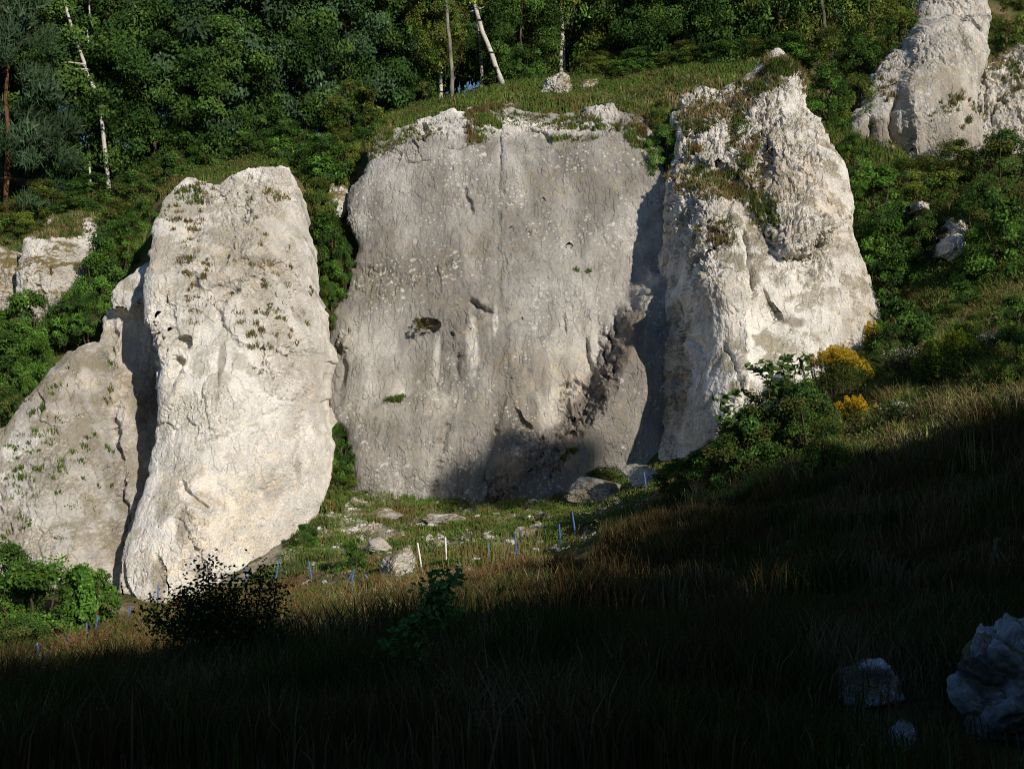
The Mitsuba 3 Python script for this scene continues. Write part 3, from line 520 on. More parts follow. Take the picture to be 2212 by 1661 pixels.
crown_template('shrub_fresh', 107, 90, 11000, 0.042, BUSHY, [fresh, fresh, mid_g], br=(0.12, 0.26), flat=0.9, upward=0.2, gain=1.55, odd=((0.13, 0.14, 0.02), 0.04))
crown_template('shrub_olive', 108, 90, 12000, 0.034, BUSHY, [olive, mid_g, yel_g], br=(0.1, 0.24), flat=0.9, upward=0.2, gain=1.45, odd=((0.22, 0.10, 0.02), 0.02))
crown_template('shrub_dark', 109, 90, 12000, 0.036, BUSHY, [dark_g, mid_g, mid_g, olive], br=(0.1, 0.24), flat=0.9, upward=0.2, gain=1.5, odd=((0.25, 0.05, 0.02), 0.008))
crown_template('shrub_big_leaf', 110, 60, 5200, 0.065, BUSHY, [fresh, mid_g, fresh], br=(0.15, 0.3), flat=0.9, upward=0.2, gain=1.5, asp=0.6)

def put(key, group_id, loc, scale, rot):
    scene[key] = {'type': 'instance', 'to_world': T().translate(list(map(float, loc))).rotate([0, 0, 1], float(rot)).scale(list(map(float, scale))), 'shapegroup': {'type': 'ref', 'id': group_id}}

def trunk_mesh(base, top, r0, rng, limbs=7, reach=2.5, lo=0.35, curve=0.35, sides=7):
    base, top = np.array(base, float), np.array(top, float); n = 9; t = np.linspace(0, 1, n)[:, None]
    path = base + (top - base) * t + np.sin(t * np.pi) * rng.normal(size=3) * [curve, curve, 0] + rng.normal(size=(n, 3)) * [0.03, 0.03, 0] * np.linalg.norm(top - base) / 6
    path[0] = base; r = r0 * (1 - 0.82 * t[:, 0]); r[0] *= 1.25
    parts = [tube(path, r, sides)]
    for _ in range(limbs):
        s = rng.uniform(lo, 0.92); i = s * (n - 1); p = np.array([np.interp(i, np.arange(n), path[:, a]) for a in range(3)])
        a = rng.uniform(0, 2 * np.pi); d = np.array([math.cos(a), math.sin(a), rng.uniform(0.3, 0.9)]); L = reach * rng.uniform(0.5, 1) * (1.15 - s)
        q = [p + d * L * e + [0, 0, 0.12 * L * e * e] + rng.normal(size=3) * 0.05 * L for e in (0, 0.3, 0.65, 1)]; q[0] = p
        parts.append(tube(q, r0 * (1 - 0.8 * s) * 0.55 * np.array([1, 0.75, 0.5, 0.15]), 5))
    return join(parts)

def tree(name, crown, barkmat, px, Y, hgt, crown_w, crown_lo, label, seed, base_z=None, lean=(0, 0), r0=None, cat='tree', group=None):
    """px, Y: where its foot stands; crown from crown_lo metres above the ground to the top."""
    rng = np.random.default_rng(seed); x = (px - 1106) / F * Y
    z = float(ground(x, Y)) - 0.15 if base_z is None else base_z
    key = numbered(name); tag(key, label, cat, group)
    top = (x + lean[0], Y + lean[1], z + hgt)
    scene[key + '__trunk'] = mikit.ply(trunk_mesh((x, Y, z), (top[0], top[1], z + hgt * 0.93), r0 or hgt * 0.010 + 0.03, rng, reach=crown_w * 0.55, lo=max(0.3, crown_lo / hgt)), barkmat, smooth=True)
    ch = (hgt - crown_lo) / 2; f = (crown_lo + ch) / hgt
    put(key + '__crown', crown, (x + lean[0] * f, Y + lean[1] * f, z + crown_lo + ch), (crown_w / 2, crown_w / 2, ch), rng.uniform(0, 360))
    return key

def shrub(name, crown, px, py, Y, wpx, hpx, label, seed, cat='bush', stems=4, depth=1.0):
    """px, py: its middle in the picture; wpx, hpx: its size there."""
    rng = np.random.default_rng(seed)
    for _ in range(30):      # stand clear of the ground
        c = W(px, py, Y); a, b = wpx / 2 / F * Y, hpx / 2 / F * Y
        if c[2] - 0.45 * b >= float(ground(c[0], c[1])): break
        Y -= 0.3
    key = numbered(name); tag(key, label, cat)
    put(key + '__foliage', crown, c, (a, max(a, b) * 0.85 * depth, b), rng.uniform(0, 360))
    parts = []
    gz = min(float(ground(c[0], c[1])), c[2] - b * 0.6)
    for i in range(stems):
        o = rng.uniform(-0.5, 0.5, 2) * a; base = np.array([c[0] + o[0] * 0.4, c[1] + o[1] * 0.4, max(gz - 0.2, c[2] - b * 1.6)])
        tip = c + np.array([o[0] * 1.5, o[1] * 1.5, b * rng.uniform(0.1, 0.8)])
        mid = (base + tip) / 2 + rng.normal(size=3) * 0.12 * a
        parts.append(tube([base, mid, tip], np.array([0.05, 0.035, 0.012]) * max(0.35, min(1.3, b)), 5))
    scene[key + '__stem'] = mikit.ply(join(parts), 'twig_bark', smooth=True)
    return key

# the wood above the cliffs: (name, crown, bark, foot px, distance, height, crown width, crown from, label)
OD, OG, OB, BI, PI_ = 'crown_oak_dark', 'crown_oak_green', 'crown_oak_blue', 'crown_birch', 'crown_pine'
WOOD = [
 ('pine_tree', PI_, 'orange_bark', 15, 62, 14, 7, 0.8, 'blue-green pine with orange trunk at the left edge of the wood'),
 ('pine_tree', PI_, 'orange_bark', -90, 66, 17, 7, 3, 'taller pine cut by the left edge behind the first one'),
 ('pine_tree', PI_, 'orange_bark', 640, 76, 19, 8, 6, 'pine with reddish trunk deep in the wood above the white pillar'),
 ('broadleaf_tree', OG, 'brown_bark', 130, 66, 11, 7.5, 0.5, 'green broadleaf tree next to the pine at the left of the wood'),
 ('broadleaf_tree', OD, 'brown_bark', 230, 67, 12, 8, 0.5, 'dark broadleaf tree in front of the leaning white birch'),
 ('broadleaf_tree', OD, 'brown_bark', 330, 65, 9.5, 7, 0.3, 'low dark broadleaf tree left of the white pillar top'),
 ('broadleaf_tree', OB, 'brown_bark', 420, 68, 13, 8.5, 0.5, 'grey-green oak straight above the white pillar'),
 ('broadleaf_tree', OB, 'brown_bark', 540, 69, 13.5, 9, 1.0, 'broad grey-green oak right of the one above the pillar'),
 ('broadleaf_tree', OG, 'brown_bark', 480, 65.5, 8, 6.5, 0.3, 'small green tree just behind the white pillar top'),
 ('broadleaf_tree', OD, 'brown_bark', 670, 69, 12.5, 8, 1.0, 'dark oak above the head of the green gully'),
 ('broadleaf_tree', OB, 'brown_bark', 770, 70, 11, 7.5, 1.0, 'dull green oak left of the bare trunks'),
 ('broadleaf_tree', OG, 'brown_bark', 860, 72, 12, 7, 1.2, 'leafy green tree over the left shoulder of the grey slab'),
 ('broadleaf_tree', OG, 'brown_bark', 1130, 72, 7.2, 4.6, 0.2, 'small bright tree right of the leaning birch foot'),
 ('birch_tree', BI, 'birch_bark', 1210, 75, 13, 7, 2.2, 'yellowish birch right of the leaning birch'),
 ('birch_tree', BI, 'birch_bark', 1320, 76, 14, 7, 2.5, 'yellow-green birch above the middle of the grassy cap'),
 ('broadleaf_tree', OD, 'brown_bark', 1400, 74, 9, 6.5, 0.3, 'dark tree standing close behind the grassy cap'),
 ('broadleaf_tree', OG, 'brown_bark', 1490, 74, 10, 7, 0.3, 'green tree above the right end of the grassy cap'),
 ('broadleaf_tree', OD, 'brown_bark', 1580, 73, 10, 7, 0.2, 'dark tree behind the horn of the white buttress'),
 ('birch_tree', BI, 'grey_bark', 1680, 73, 10.5, 6.5, 0.4, 'olive tree straight behind the horn of the buttress'),
 ('birch_tree', BI, 'grey_bark', 1790, 71, 11, 6.5, 0.2, 'yellow-green tree between the horn and the rock tower'),
 ('birch_tree', BI, 'grey_bark', 1880, 72, 11, 6, 0.2, 'light olive tree leaning over the left side of the rock tower'),
 ('broadleaf_tree', OG, 'brown_bark', 2230, 74, 6, 5, 0.2, 'green tree behind the mossy rock shoulder at the right edge'),
 # second and third rows, which close the wood
 ('birch_tree', BI, 'birch_bark', 90, 76, 19, 8, 5, 'tall pale birch crown in the upper left corner'),
 ('birch_tree', BI, 'birch_bark', 300, 78, 20, 8, 5, 'tall birch crown behind the leaning white birch'),
 ('broadleaf_tree', OG, 'brown_bark', 400, 80, 19, 9, 4, 'tall tree in the second row above the white pillar'),
 ('broadleaf_tree', OD, 'brown_bark', 720, 82, 19, 9, 4, 'tall dark tree at the top edge above the gully'),
 ('broadleaf_tree', OD, 'brown_bark', 520, 84, 20, 9, 4, 'dark second row tree at the top edge left of centre'),
 ('birch_tree', BI, 'birch_bark', 960, 84, 19, 8, 5, 'birch crown at the top edge left of the leaning birch'),
 ('broadleaf_tree', OD, 'brown_bark', 880, 86, 19, 9, 3, 'dark tree behind the upright pale trunk'),
 ('broadleaf_tree', OD, 'brown_bark', 1060, 88, 18, 9, 2, 'dark tree behind the leaning birch'),
 ('broadleaf_tree', OD, 'brown_bark', 1230, 86, 18, 9, 2, 'dark second row tree behind the yellowish birch'),
 ('broadleaf_tree', OD, 'brown_bark', 1400, 86, 17, 9, 2, 'dark second row tree above the middle of the cap'),
 ('birch_tree', BI, 'birch_bark', 1470, 82, 16, 7, 3, 'pale second row birch above the right end of the cap'),
 ('broadleaf_tree', OD, 'brown_bark', 1560, 84, 17, 9, 2, 'dark second row tree left of the horn'),
 ('broadleaf_tree', OG, 'brown_bark', 1700, 82, 16, 9, 2, 'green second row tree behind the horn'),
 ('broadleaf_tree', OD, 'brown_bark', 1830, 80, 15, 9, 1, 'dark second row tree left of the rock tower'),
 ('broadleaf_tree', OG, 'brown_bark', 1960, 80, 10, 8, 0.5, 'tree whose crown shows over the top of the rock tower'),
 ('broadleaf_tree', OD, 'brown_bark', 200, 90, 22, 10, 3, 'third row tree in the upper left'),
 ('broadleaf_tree', OD, 'brown_bark', 620, 92, 22, 10, 3, 'third row tree above the gully, nearly hidden'),
 ('broadleaf_tree', OD, 'brown_bark', 1000, 96, 20, 10, 1, 'third row tree filling the gap left of the leaning birch'),
 ('broadleaf_tree', OD, 'brown_bark', 1150, 98, 20, 10, 1, 'third row tree filling the gap right of the leaning birch'),
 ('broadleaf_tree', OD, 'brown_bark', 1330, 97, 19, 10, 1, 'third row tree behind the yellow-green birch'),
 ('broadleaf_tree', OD, 'brown_bark', 800, 96, 22, 10, 2, 'third row tree above the left shoulder of the slab'),
 ('broadleaf_tree', OD, 'brown_bark', 1500, 96, 19, 10, 1, 'third row tree left behind the horn, nearly hidden'),
 ('broadleaf_tree', OD, 'brown_bark', -20, 92, 22, 10, 3, 'third row tree behind the pines'),
]
for i, (nm, cr, bk, px, Y, hg, cw, lo, lab) in enumerate(WOOD):
    tree(nm, cr, bk, px, Y, hg, cw, lo, lab, 200 + i)

# birches and trunks whose stems show: paths through picture points at one distance
def stem_tree(name, barkmat, pts, Y, r, label, seed, crown=None, crown_at=None, cat='birch', branches=()):
    rng = np.random.default_rng(seed); key = numbered(name); tag(key, label, cat)
    p = np.array([W(a, b, Y) for a, b in pts]); p[0, 2] = min(p[0, 2], float(ground(p[0, 0], Y))) - 0.2
    t = np.linspace(0, len(p) - 1, 14); path = np.stack([np.interp(t, np.arange(len(p)), p[:, a]) for a in range(3)], 1)
    path[1:-1] += rng.normal(size=(12, 3)) * 0.018
    scene[key + '__trunk'] = mikit.ply(tube(path, np.linspace(r, r * 0.55, 14), 9), barkmat, smooth=True)
    for br in branches:
        q = np.array([W(a, b, Y - 0.3) for a, b in br]); n = numbered(key + '__branch')
        scene[n] = mikit.ply(tube(q, np.linspace(0.05, 0.012, len(q)), 6), barkmat, smooth=True)
    if crown:
        c, w, h = crown_at; put(key + '__crown', crown, W(*c), (w / 2, w / 2, h / 2), rng.uniform(0, 360))
stem_tree('leaning_birch', 'birch_bark', [(1094,196),(1070,140),(1050,85),(1030,30),(1016,-20),(1000,-80),(990,-200)], 69.5, 0.16, 'white birch trunk leaning left on the grassy cap', 301, BI, ((995,-150,70), 6, 8))
stem_tree('upright_trunk', 'grey_bark', [(977,228),(976,180),(973,110),(966,40),(962,-40),(960,-160)], 67.5, 0.13, 'bare straight pale trunk left of the leaning birch', 302, BI, ((945,20,69), 4, 6), cat='tree')
stem_tree('leaning_birch', 'birch_bark', [(238,235),(215,205),(190,170),(178,120),(160,80),(148,40),(140,0),(130,-60)], 63.5, 0.11, 'white crooked birch stem leaning through the leaves at upper left', 303, None, None,
          branches=[[(162,84),(150,78),(125,60)], [(186,140),(150,135),(110,140),(85,155)], [(190,150),(150,150),(90,153)]])
stem_tree('leaning_birch', 'birch_bark', [(196,230),(190,150),(189,105),(193,50),(194,0),(195,-60)], 64.5, 0.06, 'thin upright birch stem right of the crooked one', 304)
stem_tree('leaning_birch', 'birch_bark', [(952,110),(950,60),(944,0),(940,-60)], 71, 0.11, 'birch stem hidden in leaves left of the straight pale trunk', 305)
stem_tree('leaning_birch', 'birch_bark', [(1042,150),(1039,125),(1036,90),(1030,40)], 74, 0.12, 'short white birch stem just left of the leaning one', 306)
stem_tree('leaning_birch', 'birch_bark', [(874,170),(872,120),(878,60),(878,0),(880,-40)], 73, 0.13, 'twin pale stem in the shade above the left shoulder of the slab', 307)
stem_tree('leaning_birch', 'birch_bark', [(848,165),(846,120),(842,60)], 74, 0.12, 'thinner stem left of the twin pale one', 308)
stem_tree('leaning_birch', 'birch_bark', [(760,40),(758,10),(757,-40)], 72, 0.14, 'white stem showing at the top edge above the gully', 309)
stem_tree('leaning_birch', 'birch_bark', [(1442,130),(1440,60),(1445,0),(1445,-40)], 75.5, 0.15, 'pale stem in the dark wood above the right end of the cap', 310)
stem_tree('leaning_birch', 'birch_bark', [(1222,140),(1218,80),(1216,40)], 76, 0.08, 'shaded birch stem above the small skyline rock', 311)

# bushes: (name, crown, px, py, distance, width px, height px, label)
SG, SF, SO, SD, SB = 'shrub_green', 'shrub_fresh', 'shrub_olive', 'shrub_dark', 'shrub_big_leaf'
BUSHES = [
 (SG, 700, 350, 66, 150, 110, 'olive bush at the top of the green gully'), (SO, 770, 250, 67, 170, 130, 'rounded olive bush left of the slab top'), (SD, 690, 270, 68, 150, 130, 'dark bush under the oak above the gully'),
 (SG, 620, 310, 65, 140, 90, 'green bush peeping over the right side of the pillar top'), (SD, 540, 335, 64, 150, 90, 'dark bush behind the middle of the pillar top'), (SG, 455, 345, 63.5, 120, 100, 'bush right behind the pillar shoulder'),
 (SD, 370, 380, 63, 130, 110, 'dark bush left behind the pillar shoulder'), (SO, 690, 440, 60.8, 90, 110, 'upper olive bush in the green gully'), (SG, 700, 530, 59.6, 85, 130, 'long green bush in the middle of the gully'), (SF, 715, 610, 58.6, 90, 80, 'bright bush low in the gully'),
 (SD, 708, 660, 57.8, 40, 90, 'narrow dark bush at the gully foot'), (SG, 725, 980, 55.5, 75, 120, 'leafy bush at the foot of the crack left of the slab'), (SO, 735, 1030, 55, 90, 50, 'small yellowish bush below the crack bush'),
 (SG, 250, 560, 57, 130, 150, 'green bush between the small outcrop and the white pillar'), (SF, 210, 620, 55.5, 110, 140, 'bright bush right of the square outcrop'), (SO, 260, 480, 59.5, 150, 90, 'olive bush on the bank above the square outcrop'),
 (SD, 300, 410, 62, 130, 90, 'shaded bush at the foot of the wood left of the pillar'), (SG, 200, 420, 62.5, 140, 80, 'green bush at the foot of the wood above the outcrop'), (SO, 90, 430, 62, 140, 80, 'olive bush below the green tree at left'), (SO, 20, 480, 60.5, 110, 90, 'brownish bush under the pine at the left edge'),
 (SF, 60, 700, 53, 170, 130, 'bright bush below the outcrops at the left edge'), (SG, 150, 690, 53, 110, 110, 'bush filling the slope below the square outcrop'), (SG, 20, 800, 51, 150, 150, 'large bush on the left slope above the grey slab'), (SF, 80, 790, 50.8, 90, 120, 'fresh green bush on the upper edge of the left slab'),
 (SD, 15, 890, 49, 110, 100, 'dark bush at the left edge above the beige slab'), (SG, 195, 680, 52, 80, 90, 'small bush over the corner of the beige slab'),
 (SF, 90, 1320, 40, 260, 200, 'large bright bush in the lower left corner before the beige slab'), (SB, 190, 1300, 39.5, 130, 150, 'broad-leaved shrub at the right end of the lower left bush'), (SG, 20, 1260, 40.5, 150, 160, 'green bush at the lower left edge'), (SD, 40, 1390, 38, 160, 110, 'shaded lower bush at the bottom of the left thicket'),
 (SG, 1432, 330, 61.0, 46, 110, 'climbing bush in the cleft between slab and buttress'), (SO, 1432, 255, 62.6, 60, 80, 'olive bush at the top of the same cleft'),
 (SG, 1785, 210, 64, 70, 130, 'bright ivy bush hanging right of the horn'), (SO, 1850, 230, 65, 110, 130, 'olive bush between horn and tower'), (SD, 1860, 150, 67, 130, 130, 'dark bush left of the tower wall'), (SO, 1790, 130, 68, 150, 130, 'leafy bush behind the horn'), (SO, 1935, 60, 67, 90, 140, 'bush spilling over the left edge of the tower'),
 (SG, 1690, 110, 69, 140, 70, 'low bush on the skyline behind the horn tip'), (SG, 1840, 340, 61.5, 70, 90, 'small bush below the ivy on the right edge of the buttress'), (SF, 1890, 420, 60, 140, 120, 'sunny bush right of the buttress'), (SO, 1980, 400, 61, 180, 120, 'yellowish bush below the rock tower'), (SO, 2060, 350, 62, 160, 90, 'olive bush at the foot of the tower'),
 (SD, 2160, 370, 60, 180, 160, 'dark bush below the mossy shoulder'), (SG, 1920, 520, 58, 150, 150, 'green bush on the slope right of the buttress middle'), (SD, 2010, 520, 57, 130, 120, 'dark bush left of the hidden white rock'), (SG, 1940, 620, 56, 120, 130, 'bush against the lower right side of the buttress'), (SD, 2120, 440, 57, 130, 110, 'dark bush above the hidden white rock'),
 (SG, 2170, 540, 53, 190, 200, 'large green bush at the right edge in the middle'), (SD, 2130, 470, 55.5, 140, 140, 'shadowy bush right of the hidden white rock'), (SG, 2100, 590, 53, 90, 110, 'leafy bush right of the dark hollow'),
 (SG, 1950, 730, 49, 160, 150, 'rounded green bush at the lower right corner of the buttress'), (SD, 1730, 935, 37, 190, 210, 'dense shaded bush before the right foot of the buttress'), (SD, 1630, 980, 37.5, 200, 190, 'dark bush left of the dense shaded one'), (SO, 1790, 985, 36, 120, 160, 'dull bush on the right side of the dense shaded one'), (SD, 1530, 1030, 40, 170, 110, 'low dark bush at the left end of the shaded thicket'),
 (SO, 2180, 820, 36, 130, 150, 'yellowish bush at the right edge of the meadow'), (SG, 2110, 770, 41, 90, 90, 'feathery green plant in the meadow below the hollow'), (SG, 660, 1165, 46.5, 70, 60, 'low flowering bush right of the pillar foot'), (SG, 760, 1215, 44.5, 70, 80, 'low green bush left of the mossy boulder'), (SG, 960, 1230, 42.5, 90, 40, 'low leafy plant right of the mossy boulder'),
 (SO, 1330, 1020, 55.5, 120, 30, 'low green growth under the right foot of the slab'), (SG, 310, 480, 58, 90, 80, 'bush on the bank touching the left shoulder of the pillar'), (SO, 275, 545, 56, 80, 70, 'small olive bush above the shaded block left of the pillar'), (SG, 150, 460, 61, 100, 50, 'low bush on top of the square outcrop'), (SO, 60, 470, 60.5, 90, 60, 'low olive bush left of the outcrop top'), (SG, 800, 270, 65.5, 80, 60, 'small green bush on the left shoulder of the slab'), (SO, 750, 330, 64, 80, 80, 'bush beside the upper left rim of the slab'), (SG, 740, 560, 59.2, 50, 90, 'green bush against the left rim of the slab'), (SO, 2060, 690, 49, 100, 60, 'weedy bush at the edge of the sunny bank'), (SG, 2190, 690, 46, 100, 90, 'green bush at the right edge above the yellowish one'), (SO, 1960, 830, 40.5, 90, 60, 'grey-green weed clump right of the large goldenrod'), (SD, 1690, 890, 38.5, 170, 130, 'upper part of the dark thicket before the buttress foot'), (SD, 1590, 1000, 38, 190, 150, 'low dark bush in front of the left foot of the buttress'), (SD, 1760, 940, 36.5, 150, 170, 'dense leafy bush at the right end of the dark thicket'), (SD, 1470, 1030, 44, 130, 70, 'low dark growth under the joint of slab and buttress'), (SO, 1290, 142, 71.5, 120, 56, 'low bush at the edge of the wood behind the skyline rocks'), (SG, 1385, 136, 71.5, 110, 60, 'green bush at the edge of the wood above the right slab end'), (SO, 1470, 126, 71.5, 120, 64, 'olive bush at the edge of the wood left of the horn'), (SG, 1560, 114, 71, 120, 60, 'green bush at the edge of the wood close to the horn'), (SO, 1620, 108, 70.5, 100, 50, 'small bush touching the horn of the buttress from behind'), (SD, 905, 205, 69.5, 90, 70, 'dark bush at the wood edge left of the straight pale trunk'), (SG, 1130, 150, 71, 80, 70, 'small green bush right of the leaning birch foot'), (SG, 1995, 765, 43, 110, 100, 'leafy weed bush below the rounded bush at the buttress corner'), (SO, 2110, 715, 46, 90, 80, 'olive weed bush in the middle of the sunny bank'), (SD, 2185, 765, 40, 100, 110, 'dark weed bush above the yellowish one at the right edge'), (SG, 2080, 655, 50, 110, 80, 'green bush at the foot of the leafy one right of the hollow'), (SO, 1900, 800, 43, 80, 60, 'low grey-green weeds beside the large goldenrod'), (SO, 2190, 60, 71, 120, 130, 'reddish bush above the mossy shoulder'),
]
for i, (cr, px, py, Y, w, h_, lab) in enumerate(BUSHES):
    shrub('bush', cr, px, py, Y, w, h_, lab, 400 + i)

# the hill behind the camera: the wood whose shadow lies over the foreground
EDGE = [(-250,1520),(-120,1505),(0,1482),(120,1468),(220,1458),(320,1447),(420,1435),(520,1420),(640,1408),(740,1400),(840,1392),(940,1380),(1030,1350),(1110,1295),(1170,1235),(1250,1165),(1330,1090),(1400,1035),(1480,1005),(1570,1020),(1650,1015),(1740,1005),(1830,1000),(1920,985),(2010,945),(2100,905),(2212,868),(2350,830)]
rngs = np.random.default_rng(77)
def shade_tree(s_, back, gap, cw, depth, i):
    """A tree standing where the sun's ray to the point s_ passes the hill behind the viewer."""
    t = (s_[1] + back) / -SUN[1]; top = s_ + SUN * t; tz = top[2] + gap
    k_ = numbered('shading_tree'); tag(k_, 'dense tall tree on the hillside behind the viewer that shades the meadow', 'tree', 'trees on the hill behind the viewer')
    bz = float(ground(top[0], top[1])) - 0.3
    scene[k_ + '__trunk'] = mikit.ply(trunk_mesh((top[0], top[1], bz), (top[0], top[1], tz - 1), 0.35, np.random.default_rng(900 + i), limbs=6, reach=cw * 0.4, lo=max(0.35, 1 - depth / max(1.0, tz - bz))), 'brown_bark', smooth=True)
    lo = max(bz + 0.5, tz - depth); put(k_ + '__crown', 'crown_shade', (top[0], top[1], (tz + lo) / 2), (cw / 2, cw / 2, (tz - lo) / 2), rngs.uniform(0, 360))
for row, (back, gap, cw, gap_x) in enumerate(((24.0, 0.3, 6.0, 2.5), (36.0, -2.0, 9.5, 5.0))):
    ft = np.array([meet(px, py) for px, py in EDGE]); ft = ft + SUN * ((ft[:, 1:2] + back) / -SUN[1]); ft = ft[ft[:, 0].argsort()]
    ft = np.vstack([ft[:1] - [[9, 0, 2.5]], ft, ft[-1:] + [[8, 0, 2]]])
    for i, x in enumerate(np.arange(ft[0, 0], ft[-1, 0], gap_x)):
        near = np.abs(ft[:, 0] - x) < 1.3; z_ = min(np.interp(x, ft[:, 0], ft[:, 2]), ft[near, 2].min() if near.any() else 99)
        shade_tree(np.array([x, -back, z_]), back + rngs.uniform(-1.5, 1.5), gap + rngs.uniform(-0.7, 0.4), cw, 60, i + 50 * row)
# two trees standing out above the rest: their shade reaches the foot of the slab and crosses the hollow
shade_tree(W(1098, 920, 56.3), 26, 0, 3.2, 4.4, 120); shade_tree(W(1165, 980, 56.3), 27, 0, 3.6, 2.8, 121); shade_tree(W(1000, 1000, 56), 25, 0, 3.4, 3.6, 122)

# ------------------------------------------------------------------ grass, herbs, stones
def blades(p, hgt, width, col, seed, lean=0.5, up=None):
    rng = np.random.default_rng(seed); N = len(p)
    a = rng.uniform(0, 2 * np.pi, N); side = np.stack([np.cos(a), np.sin(a), 0 * a], 1); b = rng.uniform(0, 2 * np.pi, N)
    fall = np.stack([np.cos(b), np.sin(b), 0 * b], 1) * (lean * rng.uniform(0.2, 1, N))[:, None]
    h_ = (np.broadcast_to(hgt, (N,)) * rng.uniform(0.5, 1.15, N) * (0.35 + 1.35 * sm(0.25, 0.75, fbm(p * 0.9, 3, seed + 3))))[:, None]; w = np.broadcast_to(width, (N,))[:, None]
    U = np.array([0, 0, 1.0]) if up is None else up
    m = p + (U * 0.62 + fall * 0.28) * h_; t = p + (U * 0.95 + fall * 0.95) * h_
    v = np.stack([p - side * w, p + side * w, m - side * w * 0.7, m + side * w * 0.7, t], 1).reshape(-1, 3)
    k_ = (np.arange(N) * 5)[:, None]
    f = np.hstack([k_, k_ + 1, k_ + 3, k_, k_ + 3, k_ + 2, k_ + 2, k_ + 3, k_ + 4]).reshape(-1, 3)
    return v, f, np.repeat(col, 5, axis=0)

G_green, G_dry, G_straw, G_fresh, G_red = (0.100, 0.145, 0.035), (0.20, 0.145, 0.060), (0.34, 0.275, 0.14), (0.14, 0.215, 0.045), (0.20, 0.11, 0.05)
def grass_colour(p, cols, wts, seed, scale=0.8):
    """Clumps of one kind beside clumps of another: the kind is chosen by a smooth field, each blade varied."""
    rng = np.random.default_rng(seed); q = np.asarray(p) * scale
    fields = np.stack([fbm(q + 31 * k_, 3, seed + k_) + 0.10 * rng.normal(size=len(p)) + wts[k_] for k_ in range(len(cols))], 1)
    c = np.array(cols)[fields.argmax(1)]
    return c * rng.uniform(0.65, 1.3, (len(p), 1)) * (1 + rng.normal(size=(len(p), 3)) * 0.06)

def tussocks(p, n_each, radius, seed):
    """Blades gathered into tussocks around a few of the points."""
    rng = np.random.default_rng(seed); c = p[rng.choice(len(p), max(1, len(p) // n_each), replace=False)]; k_ = rng.integers(0, len(c), len(p))
    q = c[k_] + rng.normal(size=(len(p), 3)) * [radius, radius, 0] * rng.uniform(0.5, 1.4, len(c))[k_][:, None]
    q[:, 2] = ground(q[:, 0], q[:, 1]); return q

def on_ground(polys, n, seed, ymin=3, ymax=75, clump=None):
    """Random ground points whose place in the picture lies in one of the outlines."""
    rng = np.random.default_rng(seed); P = [Polygon(q) for q in polys]; out = []; got = 0
    tries = 0
    while got < n and tries < 60:
        tries += 1
        Y = np.sqrt(rng.uniform(ymin ** 2, ymax ** 2, 40000)); x = rng.uniform(-0.47, 0.47, 40000) * Y; z = ground(x, Y); p = np.stack([x, Y, z], 1)
        a, b = pix(p); m = np.zeros(len(p), bool)
        for g in P: m |= shapely.contains_xy(g, a, b)
        if clump is not None: m &= fbm(p * clump[0], 3, seed) + 0.08 * rng.normal(size=len(p)) > clump[1]
        out.append(p[m]); got += m.sum()
    return np.vstack(out)[:n]

def on_rock(key, ellipses, n, seed, nzmin=0.25):
    rng = np.random.default_rng(seed); v, nn = ROCKS[key]; front = nn[:, 1] < 0.6
    a, b = pix(v); m = np.zeros(len(v))
    for (px, py, rx, rz, tilt) in ellipses:
        c, s = math.cos(math.radians(tilt)), math.sin(math.radians(tilt)); dx, dy = a - px, b - py
        e = ((dx * c + dy * s) / rx) ** 2 + ((-dx * s + dy * c) / rz) ** 2
        m = np.maximum(m, (e + (fbm(v * 1.3, 3, seed) - 0.5) * 1.4 < 1) * 1.0)
    wgt = m * front * (sm(nzmin - 0.3, nzmin + 0.3, nn[:, 2]) + 0.02)
    if wgt.sum() == 0: return np.zeros((0, 3)), np.zeros((0, 3))
    c = rng.choice(len(v), max(8, n // 26), p=wgt / wgt.sum()); k_ = rng.choice(c, n); r_ = 0.03 + 0.13 * rng.uniform(size=len(v))[k_]
    pt = v[k_] + rng.normal(size=(n, 3)) * r_[:, None] * [1, 0.5, 0.45]
    i = cKDTree(v).query(pt, workers=-1)[1]
    return v[i] + rng.normal(size=(n, 3)) * 0.025 - [0, 0, 0.03], nn[i]

def stuff(name, mesh, label, cat, mat='grass_material'):
    v, f, c = mesh; key = numbered(name)
    scene[key] = mikit.ply((v, f), mat, color=np.clip(c, 0.003, 0.8)); tag(key, label, cat, kind='stuff'); return key

FG = [[(-40,1700),(-40,1440),(200,1400),(600,1340),(1000,1290),(1250,1230),(1350,1120),(1500,1050),(1800,1000),(2000,960),(2260,860),(2260,1700)]]
p = on_ground(FG, 60000, 601, 4, 14); a_, b_ = pix(p + [0, 0, 0.15]); p = p[~(shapely.contains_xy(Polygon([(1800,1450),(2000,1440),(2040,1400),(2260,1320),(2260,1720),(1800,1720)]), a_, b_) & (p[:, 1] < 8.2) & (np.random.default_rng(3).uniform(size=len(p)) < 0.6))]; stuff('foreground_grass', blades(p, 0.30, 0.006, grass_colour(p, [G_green, G_dry, G_straw], [0, 0.05, -0.08], 1) * 0.42, 1), 'long grass covering the foreground slope, its colour darkened for the shade', 'grass')  # palette scaled down: deep shade of the slope put into the blade colour
p = on_ground(FG, 90000, 602, 14, 42); p[:40000] = tussocks(p[:40000], 80, 0.16, 45); stuff('foreground_grass', blades(p, 0.45, 0.014, grass_colour(p, [G_green, G_dry, G_straw], [0, 0.06, -0.08], 2) * 0.42, 2), 'rough grass on the middle of the shaded slope', 'grass')  # same scaled-down palette, shade put into the blade colour
